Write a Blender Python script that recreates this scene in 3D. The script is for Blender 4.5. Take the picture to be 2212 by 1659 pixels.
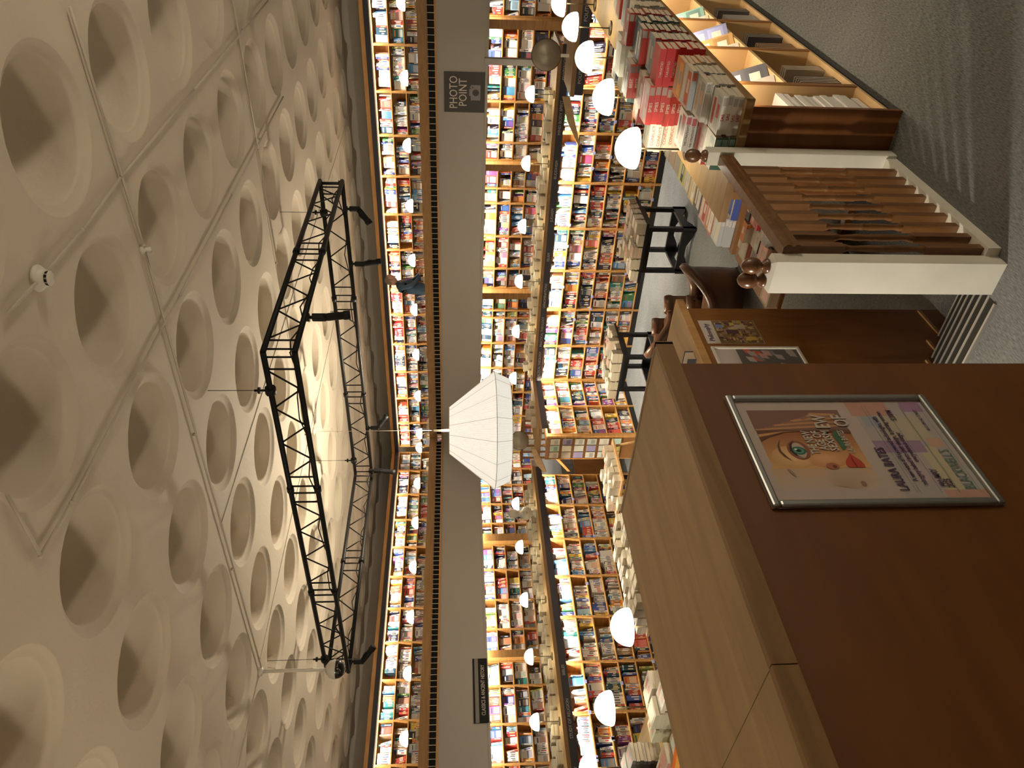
import bpy, math, random
from mathutils import Vector, Matrix
random.seed(7)
PI = math.pi
S = bpy.context.scene
for o in list(bpy.data.objects): bpy.data.objects.remove(o)
COL = S.collection

# ------------------------------------------------------------------ camera
# the photograph was taken with the phone turned on its side: the picture's left edge is "up"
EYE = Vector((0, 0, 2.2))
yaw, pit, rol = math.radians(38.835), math.radians(4.395), math.radians(.14)
F = Vector((-math.sin(yaw)*math.cos(pit), math.cos(yaw)*math.cos(pit), -math.sin(pit)))
R0 = Vector((math.cos(yaw), math.sin(yaw), 0)); D0 = F.cross(R0)
R_ = R0*math.cos(rol) + D0*math.sin(rol); D_ = -R0*math.sin(rol) + D0*math.cos(rol)
cam = bpy.data.objects.new('camera', bpy.data.cameras.new('camera')); COL.objects.link(cam)
cam.matrix_world = Matrix.Translation(EYE) @ Matrix((D_, R_, -F)).transposed().to_4x4()
cam.data.sensor_width = 36; cam.data.lens = 1613.6/2212*36; cam.data.clip_start = .05
S.camera = cam
S.view_settings.view_transform = 'Standard'; S.view_settings.look = 'None'
S.view_settings.gamma = 1; S.view_settings.use_curve_mapping = False
S.view_settings.exposure = 1.15
W = bpy.data.worlds.new('world'); S.world = W; W.use_nodes = True
W.node_tree.nodes['Background'].inputs[0].default_value = (1, .85, .65, 1)
W.node_tree.nodes['Background'].inputs[1].default_value = .05
S.cycles.use_denoising = True; S.cycles.use_adaptive_sampling = True; S.cycles.adaptive_threshold = .015
S.cycles.max_bounces = 6; S.cycles.diffuse_bounces = 4; S.cycles.glossy_bounces = 2
S.cycles.transmission_bounces = 4; S.cycles.transparent_max_bounces = 6
S.cycles.sample_clamp_indirect = 4; S.cycles.caustics_reflective = False; S.cycles.caustics_refractive = False

def area(name, loc, rot, sx, sy, power, color=(1, .86, .66), spread=None):
    l = bpy.data.lights.new(name, 'AREA'); l.shape = 'RECTANGLE'; l.size = sx; l.size_y = sy
    l.energy = power; l.color = color
    if spread: l.spread = spread
    o = bpy.data.objects.new(name, l); o.location = loc; o.rotation_euler = rot; COL.objects.link(o); return o
def point(name, loc, power, r=.05, color=(1, .85, .63)):
    l = bpy.data.lights.new(name, 'POINT'); l.energy = power; l.shadow_soft_size = r; l.color = color
    o = bpy.data.objects.new(name, l); o.location = loc; COL.objects.link(o); return o
WARM = (1, .80, .56)
# shelf strip lights (tubes behind the header boards, one run per length of wall)
for a, b in ((-9.05, -6.3), (-6.3, -3.4)):
    area('strip_light', ((a+b)/2, 11.35, .60), (math.radians(-3), 0, 0), b-a, .03, 34*(b-a)/2.9, (1, .93, .80))
area('strip_light', (-9.06, 10.62, .60), (0, math.radians(-3), 0), .03, 1.5, 18, (1, .93, .80))
for a, b in ((3.3, 6.8), (6.8, 10.15)):
    area('strip_light', (-10.40, (a+b)/2, .60), (0, math.radians(-3), 0), .03, b-a, 37, (1, .93, .80))
area('strip_light', (-1.9, 9.95, .60), (math.radians(-3), 0, 0), 2.2, .03, 24, (1, .93, .80))
for a, b in ((-13.2, -10), (-10, -6.5), (-6.5, -2.6)):
    area('strip_light', ((a+b)/2, 13.94, 3.70), (math.radians(1), 0, 0), b-a, .03, 30, (1, .92, .78))
    area('strip_light', ((a+b)/2, 13.88, 1.68), (math.radians(1), 0, 0), b-a, .03, 34, (1, .92, .78))
for a, b in ((5.2, 9), (9, 13.2)):
    area('strip_light', (-13.44, (a+b)/2, 3.70), (0, math.radians(1), 0), .03, b-a, 32, (1, .91, .76))
    area('strip_light', (-13.38, (a+b)/2, 1.69), (0, math.radians(1), 0), .03, b-a, 34, (1, .91, .76))
area('strip_light', (-1.13, 5.6, .755), (0, math.radians(22), 0), .02, 4.0, 7, (1, .80, .56))

# ------------------------------------------------------------------ materials
MATS = {}
def new_mat(name):
    m = bpy.data.materials.new(name); m.use_nodes = True; MATS[name] = m
    nt = m.node_tree; return m, nt, nt.nodes['Principled BSDF']
def mat(name, col, rough=.6, metal=0, spec=.5, bump=0, bscale=40, var=0, vscale=3, coat=0):
    m, nt, b = new_mat(name)
    b.inputs['Base Color'].default_value = (*col, 1); b.inputs['Roughness'].default_value = rough
    b.inputs['Metallic'].default_value = metal; b.inputs['Specular IOR Level'].default_value = spec
    b.inputs['Coat Weight'].default_value = coat
    tc = nt.nodes.new('ShaderNodeTexCoord')
    if var:
        n = nt.nodes.new('ShaderNodeTexNoise'); n.inputs['Scale'].default_value = vscale; n.inputs['Detail'].default_value = 5
        nt.links.new(tc.outputs['Object'], n.inputs['Vector'])
        r = nt.nodes.new('ShaderNodeValToRGB'); r.color_ramp.elements[0].position = .3; r.color_ramp.elements[1].position = .7
        r.color_ramp.elements[0].color = (*[c*(1-var) for c in col], 1); r.color_ramp.elements[1].color = (*[min(1, c*(1+var)) for c in col], 1)
        nt.links.new(n.outputs['Fac'], r.inputs['Fac']); nt.links.new(r.outputs['Color'], b.inputs['Base Color'])
    if bump:
        n = nt.nodes.new('ShaderNodeTexNoise'); n.inputs['Scale'].default_value = bscale; n.inputs['Detail'].default_value = 4
        nt.links.new(tc.outputs['Object'], n.inputs['Vector'])
        u = nt.nodes.new('ShaderNodeBump'); u.inputs['Strength'].default_value = bump; u.inputs['Distance'].default_value = .01
        nt.links.new(n.outputs['Fac'], u.inputs['Height']); nt.links.new(u.outputs['Normal'], b.inputs['Normal'])
    return m
def wood(name, c1, c2, rough=.45, scale=(1, 1, 1), grain=6, coat=0, world=False):
    m, nt, b = new_mat(name)
    tc = nt.nodes.new('ShaderNodeTexCoord'); mp = nt.nodes.new('ShaderNodeMapping'); mp.inputs['Scale'].default_value = scale
    nt.links.new(tc.outputs['Object'], mp.inputs['Vector'])
    n = nt.nodes.new('ShaderNodeTexNoise'); n.inputs['Scale'].default_value = grain; n.inputs['Detail'].default_value = 6; n.inputs['Distortion'].default_value = .6
    nt.links.new(mp.outputs['Vector'], n.inputs['Vector'])
    r = nt.nodes.new('ShaderNodeValToRGB'); r.color_ramp.elements[0].position = .32; r.color_ramp.elements[1].position = .68
    r.color_ramp.elements[0].color = (*c1, 1); r.color_ramp.elements[1].color = (*c2, 1)
    nt.links.new(n.outputs['Fac'], r.inputs['Fac']); nt.links.new(r.outputs['Color'], b.inputs['Base Color'])
    b.inputs['Roughness'].default_value = rough; b.inputs['Coat Weight'].default_value = coat; b.inputs['Coat Roughness'].default_value = .25
    return m
wood('shelf_oak', (.40, .19, .05), (.56, .29, .09), .45, (1, 1, 9), 3)
wood('shelf_oak_h', (.40, .19, .05), (.56, .29, .09), .45, (1, 1, 9), 3)
wood('top_wood', (.34, .22, .10), (.44, .30, .15), .5, (1, 5, 1), 3)
wood('top_pale', (.37, .245, .125), (.47, .32, .165), .5, (5, .6, 1), 3)
wood('pale_ply', (.52, .34, .16), (.62, .43, .22), .5, (1, 6, 1), 2)
wood('dark_panel', (.125, .039, .005), (.165, .055, .008), .42, (1.2, 1.2, 7), 1.6, .15)
wood('mid_panel', (.20, .085, .022), (.30, .135, .038), .42, (1, 5, 1.3), 1.6, .1)
wood('lip_wood', (.19, .10, .032), (.27, .15, .05), .45, (2, .7, 8), 3)
wood('rail_wood', (.25, .135, .045), (.34, .19, .068), .45, (2, .7, 8), 3)
wood('oak_turned', (.115, .047, .012), (.185, .08, .022), .38, (6, 6, .8), 4, .3)
wood('finial_wood', (.10, .04, .014), (.17, .07, .025), .3, (3, 3, 8), 4, .5)
wood('oak_leg', (.42, .24, .09), (.55, .33, .14), .45, (4, 4, 1), 4)
mat('plaster', (.60, .525, .42), .75, bump=.35, bscale=22, var=.04, vscale=1.5)
mat('cream_wall', (.70, .65, .57), .7, bump=.1, bscale=60)
mat('white_paint', (.70, .68, .61), .45, bump=.15, bscale=14, var=.05, vscale=6)
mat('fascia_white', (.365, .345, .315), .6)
mat('navy', (.022, .022, .034), .5)
mat('black', (.006, .006, .006), .55, spec=.25)
mat('truss_black', (.007, .0065, .006), .5, spec=.25)
mat('lacquer', (.008, .008, .010), .3)
mat('kick', (.010, .009, .009), .6)
mat('brass_dark', (.11, .085, .05), .35, metal=.8)
mat('metal', (.62, .60, .56), .42, metal=.7)
mat('alu', (.38, .38, .37), .38, metal=.9)
mat('rubber', (.022, .02, .016), .6)
mat('page', (.56, .48, .37), .8, bump=.3, bscale=300)
mat('leather', (.115, .048, .020), .35, bump=.3, bscale=9, var=.35, vscale=4, coat=.15)
mat('stair_carpet', (.20, .22, .23), .9, bump=.3, bscale=80)
mat('plastic_white', (.68, .64, .56), .4)
mat('plaster_bust', (.50, .47, .40), .7)
mat('skin', (.42, .22, .15), .55); mat('hair', (.17, .13, .09), .8); mat('jacket', (.022, .055, .10), .6, var=.4, vscale=6); mat('trousers', (.03, .028, .03), .7)
mat('sign_grey', (.055, .053, .052), .6); mat('sign_text', (.62, .58, .52), .6); mat('sign_icon', (.23, .22, .24), .6); mat('sign_silver', (.20, .19, .18), .45)
mat('pipe_paint', (.52, .46, .38), .5)
mat('bronze_text', (.42, .38, .32), .5)
# painted: colour held per face (printed paper, book covers)
m, nt, b = new_mat('print'); a = nt.nodes.new('ShaderNodeAttribute'); a.attribute_name = 'Col'
nt.links.new(a.outputs['Color'], b.inputs['Base Color']); b.inputs['Roughness'].default_value = .42
m, nt, b = new_mat('print_matt'); a = nt.nodes.new('ShaderNodeAttribute'); a.attribute_name = 'Col'
nt.links.new(a.outputs['Color'], b.inputs['Base Color']); b.inputs['Roughness'].default_value = .7
# carpet
m, nt, b = new_mat('carpet'); tc = nt.nodes.new('ShaderNodeTexCoord')
mp = nt.nodes.new('ShaderNodeMapping'); mp.inputs['Scale'].default_value = (260, 34, 1)
nt.links.new(tc.outputs['Object'], mp.inputs['Vector'])
n = nt.nodes.new('ShaderNodeTexNoise'); n.inputs['Scale'].default_value = 1; n.inputs['Detail'].default_value = 5; nt.links.new(mp.outputs['Vector'], n.inputs['Vector'])
n2 = nt.nodes.new('ShaderNodeTexNoise'); n2.inputs['Scale'].default_value = 1.3; nt.links.new(tc.outputs['Object'], n2.inputs['Vector'])
mx = nt.nodes.new('ShaderNodeMath'); mx.operation = 'MULTIPLY_ADD'; mx.inputs[1].default_value = .35
nt.links.new(n2.outputs['Fac'], mx.inputs[0]); nt.links.new(n.outputs['Fac'], mx.inputs[2])
r = nt.nodes.new('ShaderNodeValToRGB'); r.color_ramp.elements[0].position = .45; r.color_ramp.elements[1].position = .95
r.color_ramp.elements[0].color = (.080, .083, .080, 1); r.color_ramp.elements[1].color = (.235, .24, .235, 1)
nt.links.new(mx.outputs[0], r.inputs['Fac']); nt.links.new(r.outputs['Color'], b.inputs['Base Color'])
b.inputs['Roughness'].default_value = .95; b.inputs['Specular IOR Level'].default_value = .15
u = nt.nodes.new('ShaderNodeBump'); u.inputs['Strength'].default_value = .5; u.inputs['Distance'].default_value = .004
nt.links.new(n.outputs['Fac'], u.inputs['Height']); nt.links.new(u.outputs['Normal'], b.inputs['Normal'])
def emis(name, col, st, back=None):
    m, nt, b = new_mat(name); b.inputs['Base Color'].default_value = (*col, 1)
    b.inputs['Emission Color'].default_value = (*col, 1); b.inputs['Emission Strength'].default_value = st
    return m
emis('lamp_glass', (1, .93, .74), 3.6)
emis('bulb', (1, .9, .7), 8)
# pleated shade: thin translucent fabric lit by the bulbs inside
m, nt, b = new_mat('shade_fabric')
b.inputs['Base Color'].default_value = (.66, .65, .60, 1); b.inputs['Roughness'].default_value = .8
b.inputs['Emission Color'].default_value = (1, .97, .88, 1); b.inputs['Emission Strength'].default_value = .27
m, nt, b = new_mat('mirror_glass'); b.inputs['Base Color'].default_value = (.30, .27, .21, 1); b.inputs['Metallic'].default_value = .35; b.inputs['Roughness'].default_value = .38
m, nt, b = new_mat('clear_glass'); b.inputs['Base Color'].default_value = (.9, .95, .92, 1); b.inputs['Transmission Weight'].default_value = 1; b.inputs['Roughness'].default_value = .05; b.inputs['IOR'].default_value = 1.3
m, nt, b = new_mat('smoked_dome'); b.inputs['Base Color'].default_value = (.012, .011, .010, 1); b.inputs['Roughness'].default_value = .05; b.inputs['Coat Weight'].default_value = 1

# ------------------------------------------------------------------ mesh helpers
class MB:
    def __init__(s): s.v = []; s.f = []; s.m = []; s.c = []; s.sm = []
    def quad(s, pts, col=None, mi=0, smooth=False):
        i = len(s.v); s.v += [tuple(p) for p in pts]; s.f.append(tuple(range(i, i+len(pts)))); s.m.append(mi); s.c.append(col or (1, 1, 1)); s.sm.append(smooth)
    def box(s, x0, x1, y0, y1, z0, z1, col=None, mi=0, M=None, cols=None):
        p = [(x0, y0, z0), (x1, y0, z0), (x1, y1, z0), (x0, y1, z0), (x0, y0, z1), (x1, y0, z1), (x1, y1, z1), (x0, y1, z1)]
        if M is not None: p = [tuple(M @ Vector(q)) for q in p]
        i = len(s.v); s.v += p
        for k, q in enumerate(((0, 3, 2, 1), (4, 5, 6, 7), (0, 1, 5, 4), (1, 2, 6, 5), (2, 3, 7, 6), (3, 0, 4, 7))):
            s.f.append(tuple(i+a for a in q)); s.m.append(mi); s.c.append((cols[k] if cols else col) or (1, 1, 1)); s.sm.append(False)
        return s
    def tube(s, p0, p1, r0, r1=None, n=10, mi=0, cap=True, col=None):
        r1 = r0 if r1 is None else r1
        p0, p1 = Vector(p0), Vector(p1); d = (p1-p0)
        if d.length < 1e-6: return s
        q = d.to_track_quat('Z', 'Y'); i = len(s.v)
        for p, r in ((p0, r0), (p1, r1)):
            for k in range(n):
                a = 2*PI*k/n; s.v.append(tuple(p + q @ Vector((r*math.cos(a), r*math.sin(a), 0))))
        for k in range(n):
            s.f.append((i+k, i+(k+1) % n, i+n+(k+1) % n, i+n+k)); s.m.append(mi); s.c.append(col or (1, 1, 1)); s.sm.append(True)
        if cap:
            for q_ in (tuple(i+k for k in reversed(range(n))), tuple(i+n+k for k in range(n))):
                s.f.append(q_); s.m.append(mi); s.c.append(col or (1, 1, 1)); s.sm.append(False)
        return s
    def path(s, pts, r, n=8, mi=0):
        for a, b in zip(pts, pts[1:]): s.tube(a, b, r, r, n, mi)
        return s
    def lathe(s, prof, c=(0, 0, 0), n=20, mi=0, M=None, smooth=True, a0=0, a1=2*PI):
        full = abs(a1-a0-2*PI) < 1e-6; cols = n if full else n+1; i = len(s.v)
        for r, z in prof:
            for k in range(cols):
                a = a0+(a1-a0)*k/n; p = Vector((c[0]+r*math.cos(a), c[1]+r*math.sin(a), c[2]+z))
                if M is not None: p = M @ p
                s.v.append(tuple(p))
        for j in range(len(prof)-1):
            for k in range(n):
                k2 = (k+1) % cols
                s.f.append((i+j*cols+k, i+j*cols+k2, i+(j+1)*cols+k2, i+(j+1)*cols+k)); s.m.append(mi); s.c.append((1, 1, 1)); s.sm.append(smooth)
        return s
    def prism(s, pts, z0, z1, mi=0, M=None, col=None):
        n = len(pts); i = len(s.v)
        for z in (z0, z1):
            for x, y in pts:
                p = Vector((x, y, z)); s.v.append(tuple(M @ p if M is not None else p))
        s.f.append(tuple(i+k for k in reversed(range(n)))); s.f.append(tuple(i+n+k for k in range(n)))
        for k in range(n): s.f.append((i+k, i+(k+1) % n, i+n+(k+1) % n, i+n+k))
        s.m += [mi]*(n+2); s.c += [col or (1, 1, 1)]*(n+2); s.sm += [False]*(n+2)
        return s
    def mesh(s, name, mats, color=False):
        me = bpy.data.meshes.new(name); me.from_pydata(s.v, [], s.f)
        for mm in (mats if isinstance(mats, (list, tuple)) else [mats]): me.materials.append(MATS[mm])
        me.polygons.foreach_set('material_index', s.m); me.polygons.foreach_set('use_smooth', s.sm)
        if color:
            at = me.attributes.new('Col', 'FLOAT_COLOR', 'FACE')
            at.data.foreach_set('color', [x for c in s.c for x in (*c, 1)])
        me.update(); return me
    def build(s, name, mats, parent=None, color=False, bevel=0, **kw):
        o = bpy.data.objects.new(name, s.mesh(name, mats, color)); COL.objects.link(o)
        if parent: o.parent = parent
        if bevel:
            bm = o.modifiers.new('bevel', 'BEVEL'); bm.width = bevel; bm.segments = 2; bm.limit_method = 'ANGLE'
        return tag(o, **kw)
def tag(o, label=None, cat=None, group=None, kind=None):
    if label: o['label'] = label
    if cat: o['category'] = cat
    if group: o['group'] = group
    if kind: o['kind'] = kind
    return o
def empty(name, loc=(0, 0, 0), rz=0, **kw):
    o = bpy.data.objects.new(name, None); o.empty_display_size = .1; COL.objects.link(o)
    o.location = loc; o.rotation_euler = (0, 0, rz); return tag(o, **kw)
def dup(o, parent=None):
    c = o.copy(); COL.objects.link(c); c.parent = parent
    for ch in list(o.children): dup(ch, c)
    return c
def place(proto, loc, rz=0, **kw):
    c = dup(proto); c.location = loc; c.rotation_euler = (0, 0, rz)
    for k in ('label', 'group'):
        if k in c and k not in kw: del c[k]
    return tag(c, **kw)
def kill(o):
    for ch in list(o.children): kill(ch)
    bpy.data.objects.remove(o)
_T = {}
def text_mesh(s, size, mname, extrude=.0008, align='CENTER', shear=0, bold=0, spacing=1):
    key = (s, size, mname, align, bold, spacing)
    if key in _T: return _T[key]
    cu = bpy.data.curves.new('lettering', 'FONT'); cu.body = s; cu.size = size; cu.extrude = extrude; cu.offset = bold
    cu.align_x = align; cu.resolution_u = 2; cu.space_character = spacing
    o = bpy.data.objects.new('lettering', cu); COL.objects.link(o)
    me = bpy.data.meshes.new_from_object(o.evaluated_get(bpy.context.evaluated_depsgraph_get()))
    bpy.data.objects.remove(o); bpy.data.curves.remove(cu)
    me.materials.clear(); me.materials.append(MATS[mname]); _T[key] = me; return me
def text(s, size, mname, loc, rot, parent=None, sx=1, **kw):
    o = bpy.data.objects.new('lettering', text_mesh(s, size, mname, **kw)); COL.objects.link(o)
    o.location = loc; o.rotation_euler = rot; o.scale = (sx, 1, 1)
    if parent: o.parent = parent
    return o
FACE_Y = (PI/2, 0, 0)            # readable from -Y
FACE_X = (PI/2, 0, PI/2)         # readable from +X
ORD = ['first', 'second', 'third', 'fourth', 'fifth', 'sixth', 'seventh', 'eighth', 'ninth', 'tenth', 'eleventh', 'twelfth', 'thirteenth', 'fourteenth', 'fifteenth', 'sixteenth', 'seventeenth', 'eighteenth', 'nineteenth', 'twentieth']

# ------------------------------------------------------------------ shell
ZC = 4.2
def st(name, mb, m, **kw): return mb.build(name, m, kind='structure', **kw)
f = MB()
f.box(-1.42, 5, -4, 3.57, -.25, 0); f.box(-1.60, 5, 3.57, 13.9, -.25, 0); f.box(-2.8, -1.42, -4, 2.43, -.25, 0); f.box(-1.555, -1.42, 2.43, 3.57, -.25, 0); f.box(-13.9, -2.8, -4, 1.9, -.25, 0)
f.box(-13.9, -1.42, 12.0, 14.4, -.25, 0); f.box(-13.9, -11.0, 1.9, 12.0, -.25, 0)
st('floor', f, 'carpet')
f = MB(); f.box(-11.0, -1.60, 1.9, 12.0, -1.4, -1.2); st('floor', f, 'carpet')
f = MB(); f.box(-13.9, -11.55, -4, 14.4, 1.85, 2.0); f.box(-11.55, 5, 12.4, 14.4, 1.85, 2.0); st('floor', f, 'carpet')
w = MB(); w.box(-16.2, 5.2, 15.1, 15.2, 3.5, 4.7); w.box(-14.2, 5.2, 14.4, 14.5, -1.4, 3.74); w.box(-14.8, 5.2, 13.88, 15.1, 3.74, 3.78); st('wall_back', w, 'cream_wall')
w = MB(); w.box(-14.9, -14.8, -4.2, 16.2, 3.5, 4.7); w.box(-14.0, -13.9, -4.2, 14.5, -1.4, 3.735); w.box(-14.8, -13.41, -4.2, 15.1, 3.735, 3.775); st('wall_left', w, 'cream_wall')
w = MB(); w.box(5, 5.2, -4.2, 16.6, -1.4, 4.7); st('wall_right', w, 'cream_wall')
w = MB(); w.box(-16.2, 5.2, -4.2, -4, -1.4, 4.7); st('wall_front', w, 'cream_wall')
# retaining walls of the sunken floor
w = MB(); w.box(-1.655, -1.60, 3.605, 12.0, -1.2, .76); st('wall_sunken_right', w, 'mid_panel')
w = MB(); w.box(-11.0, -2.8, 1.9, 1.98, -1.2, -.01); w.box(-11.0, -10.9, 2.0, 12, -1.2, -.26); w.box(-11.0, -1.66, 11.9, 12.0, -1.2, -.26); st('wall_sunken_front', w, 'mid_panel')

# coffered ceiling: one mesh, every dome pressed up through the slab
cx0, cy0, px, py = -1.45, 3.82, 1.03, 1.0265
prof = [(.425, 0), (.418, .004), (.405, .016), (.385, .030), (.368, .034), (.360, .040), (.356, .055), (.350, .13), (.330, .23), (.28, .31), (.19, .36), (.09, .38)]
N = 32
c = MB(); vid = {}
def cv(x, y, z):
    k = (round(x, 4), round(y, 4), round(z, 4))
    if k not in vid: vid[k] = len(c.v); c.v.append((x, y, z))
    return vid[k]
for i in range(-14, 7):
    for j in range(-8, 12):
        X = cx0+i*px; Y = cy0+j*py
        if X < -15.3 or X > 5 or Y < -4.2 or Y > 15.6: continue
        sq = []
        for k in range(N):
            a = 2*PI*k/N; ca, sa = math.cos(a), math.sin(a); t = max(abs(ca), abs(sa))
            sq.append(cv(X+ca/t*px/2, Y+sa/t*py/2, ZC))
        rings = [sq] + [[cv(X+r*math.cos(2*PI*k/N), Y+r*math.sin(2*PI*k/N), ZC+z) for k in range(N)] for r, z in prof]
        for ri, (ra, rb) in enumerate(zip(rings, rings[1:])):
            for k in range(N): c.f.append((ra[k], rb[k], rb[(k+1) % N], ra[(k+1) % N])); c.sm.append(ri > 0)
        c.f.append(tuple(rings[-1])); c.sm.append(True)
c.m = [0]*len(c.f); c.c = [(1, 1, 1)]*len(c.f)
st('ceiling', c, 'plaster')
w = MB(); w.box(-16.5, 5.2, -4.2, 16.8, 4.68, 4.75); st('ceiling', w, 'plaster')
# fine joints: raised seams between the ceiling slabs
j = MB()
for X in (cx0-3.5*px, cx0-5.5*px): j.box(X-.006, X+.006, 4.35, 15.05, ZC-.010, ZC-.001)
st('trim_1', j, 'cream_wall')

# ------------------------------------------------------------------ balcony
FY, FX = 12.3, -11.43
w = MB(); w.box(FX, 5, FY, FY+.12, 1.66, 2.465); w.box(FX-.12, FX, -4, FY+.12, 1.66, 2.465)
w.box(FX, 5, FY-.012, FY, 1.66, 1.70); w.box(FX, FX+.012, -4, FY-.012, 1.66, 1.70)
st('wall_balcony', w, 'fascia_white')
w = MB(); w.box(FX-.6, 5, FY+.12, 14.4, 1.74, 1.84); w.box(-13.9, FX-.12, -4, 14.4, 1.74, 1.84); st('ceiling', w, 'navy')
def balcony_side(nm, along, cat_label):
    root = empty(nm, (0, 0, 0), label=cat_label, cat='balcony rail')
    a = MB(); b_ = MB(); g = MB(); t = MB()
    if along == 'x':
        a.box(FX, 5, FY-.02, FY+.03, 2.465, 2.495); t.box(FX-.02, 5, FY, FY+.05, 2.612, 2.76); t.box(FX-.62, 5, FY+.05, FY+.62, 2.60, 2.64)
        b_.box(FX, 5, FY+.10, FY+.14, 2.495, 2.612)
        pts = [(FX+.04, 2.4951), (.2, 2.4951), (.2, 2.4965)]; x = .1
        while x > FX+.05: pts += [(x+.007, 2.4965), (x+.007, 2.612), (x, 2.612), (x, 2.4965)]; x -= .105
        pts.append((FX+.04, 2.4965)); g.prism(pts, -FY-.02, -FY-.012, M=Matrix.Rotation(PI/2, 4, 'X'))
    else:
        a.box(FX-.03, FX+.02, -4, FY, 2.465, 2.495); t.box(FX-.05, FX, -4, FY+.05, 2.612, 2.76); t.box(FX-.62, FX-.05, -4, FY+.05, 2.60, 2.64)
        b_.box(FX-.14, FX-.10, -4, FY, 2.495, 2.612)
        pts = [(FY-.04, 2.4951), (2, 2.4951), (2, 2.4965)]; y = 2.1
        while y < FY-.05: pts += [(y-.007, 2.4965), (y-.007, 2.612), (y, 2.612), (y, 2.4965)]; y += .105
        pts.append((FY-.04, 2.4965)); g.prism(pts, FX-.02, FX-.012, M=Matrix(((0, 0, 1, 0), (1, 0, 0, 0), (0, 1, 0, 0), (0, 0, 0, 1))))
    t.build('rail_board', 'rail_wood', root); a.build('lower_trim', 'shelf_oak', root); b_.build('slot_backing', 'black', root); g.build('grille', 'cream_wall', root)
balcony_side('balcony_rail', 'x', 'brown wooden balcony rail with slotted grille above the white band carrying the camera sign')
balcony_side('balcony_rail', 'y', 'brown wooden balcony rail with slotted grille above the white band carrying the history sign')
# cornice above the top shelves
w = MB(); w.box(-13.40, 5, 13.83, 13.87, 3.72, 3.79); w.box(-13.40, -13.36, -4, 13.87, 3.72, 3.79); st('trim_2', w, 'shelf_oak')
w = MB(); w.box(-13.39, 5, 13.86, 13.89, 3.63, 3.72); w.box(-13.39, -13.36, -4, 13.86, 3.63, 3.72); st('trim_3', w, 'navy')
w = MB(); w.box(-13.3, 5, 13.78, 13.82, 1.66, 1.74); w.box(-13.30, -13.26, -4, 13.82, 1.66, 1.74); st('trim_4', w, 'navy')

# ------------------------------------------------------------------ books (the mass on the shelves)
PAL = [((.82, .80, .76), 36), ((.74, .70, .62), 16), ((.48, .06, .05), 9), ((.66, .14, .09), 6), ((.06, .10, .38), 8), ((.10, .28, .58), 6), ((.03, .03, .06), 12), ((.02, .06, .10), 5),
       ((.04, .22, .22), 4), ((.06, .22, .08), 3), ((.80, .55, .08), 4), ((.78, .28, .05), 4), ((.30, .08, .35), 3), ((.35, .55, .68), 5), ((.35, .22, .12), 6), ((.66, .30, .32), 4), ((.35, .36, .36), 5), ((.60, .66, .20), 1)]
PC = [p for p, w_ in PAL for _ in range(w_)]
REDS = [(.62, .07, .05), (.74, .16, .08), (.80, .78, .74), (.82, .80, .76), (.50, .04, .05), (.78, .34, .14), (.70, .50, .42), (.04, .04, .07)]
PAGE = (.66, .60, .50)
def jit(c, a=.15): k = 1+random.uniform(-a, a); return tuple(min(.9, x*k) for x in c)
SB = MB()      # all shelf books
def fill_row(M, w, h, dep, pal=None, full=None, faceout=.10):
    """M: local frame, +x along the shelf, +y into the shelf, z up; the front edge of the shelf is y=0"""
    pal = pal or PC; x = .004
    full = random.choice((1, 1, 1, .8, .93)) if full is None else full
    end = w*full
    if random.random() < .15 and full < 1: x = w-end; end = w
    front = .03
    while x < end-.012:
        if random.random() < faceout and x < end-.16 and M:
            bw = random.uniform(.115, .16); bh = min(h*.93, random.uniform(.19, .235)); c1 = jit(random.choice(PC)); c2 = tuple(.55*a_+.45*b_ for a_, b_ in zip(c1, jit(random.choice(PC))))
            T = M @ Matrix.Translation((x, front+random.uniform(.0, .03), 0)) @ Matrix.Rotation(math.radians(-7), 4, 'X')
            SB.box(0, bw, 0, .03, 0, bh, M=T, cols=[PAGE, PAGE, c1, PAGE, c1, PAGE])
            z1 = bh*random.uniform(.45, .6); z2 = bh*random.uniform(.75, .92)
            for (a0, a1, b0, b1, cc) in ((.10, .9, z1*.15, z1, c2), (.12, .8, z2*.88, z2, jit(random.choice(PC)))):
                SB.quad([T @ Vector(q) for q in ((bw*a0, -.0008, b0), (bw*a1, -.0008, b0), (bw*a1, -.0008, b1), (bw*a0, -.0008, b1))], cc)
            x += bw+.006; continue
        run = random.choice((1, 1, 1, 1, 2, 3, 5)); c0 = random.choice(pal); t0 = random.choice((.014, .018, .022, .026, .032, .04)); h0 = min(h*.95, random.uniform(.17, .245)); d0 = random.uniform(.12, .16)
        lean = 0 if random.random() > .12 else math.radians(random.uniform(-16, -6))
        for _ in range(run):
            if x > end-t0: break
            c1 = jit(c0); t = t0; hh = h0*(1 if run > 1 else random.uniform(.95, 1.0))
            T = M @ Matrix.Translation((x, front+random.uniform(0, .02), 0))
            if lean: T = T @ Matrix.Rotation(lean, 4, 'Y')
            SB.box(0, t-.0012, 0, d0, 0, hh, M=T, cols=[PAGE, PAGE, c1, c1, PAGE, c1])
            L = sum(c1)/3; tc_ = jit(random.choice(((.85, .83, .78), (.8, .7, .3), (.8, .8, .8))) if L < .4 else random.choice(((.08, .07, .1), (.5, .05, .05), (.06, .1, .35), (.1, .1, .1))))
            a, b_ = random.uniform(.12, .3), random.uniform(.5, .78)
            SB.quad([T @ Vector(q) for q in ((t*.25, -.0006, hh*a), (t*.72, -.0006, hh*a), (t*.72, -.0006, hh*b_), (t*.25, -.0006, hh*b_))], tc_)
            if random.random() < .4:
                SB.quad([T @ Vector(q) for q in ((0, -.0006, hh*.84), (t-.0012, -.0006, hh*.84), (t-.0012, -.0006, hh*.93), (0, -.0006, hh*.93))], jit(random.choice(PC)))
            x += t
        if lean: x += .03
        if random.random() < .07: x += random.uniform(.02, .06)

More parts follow.
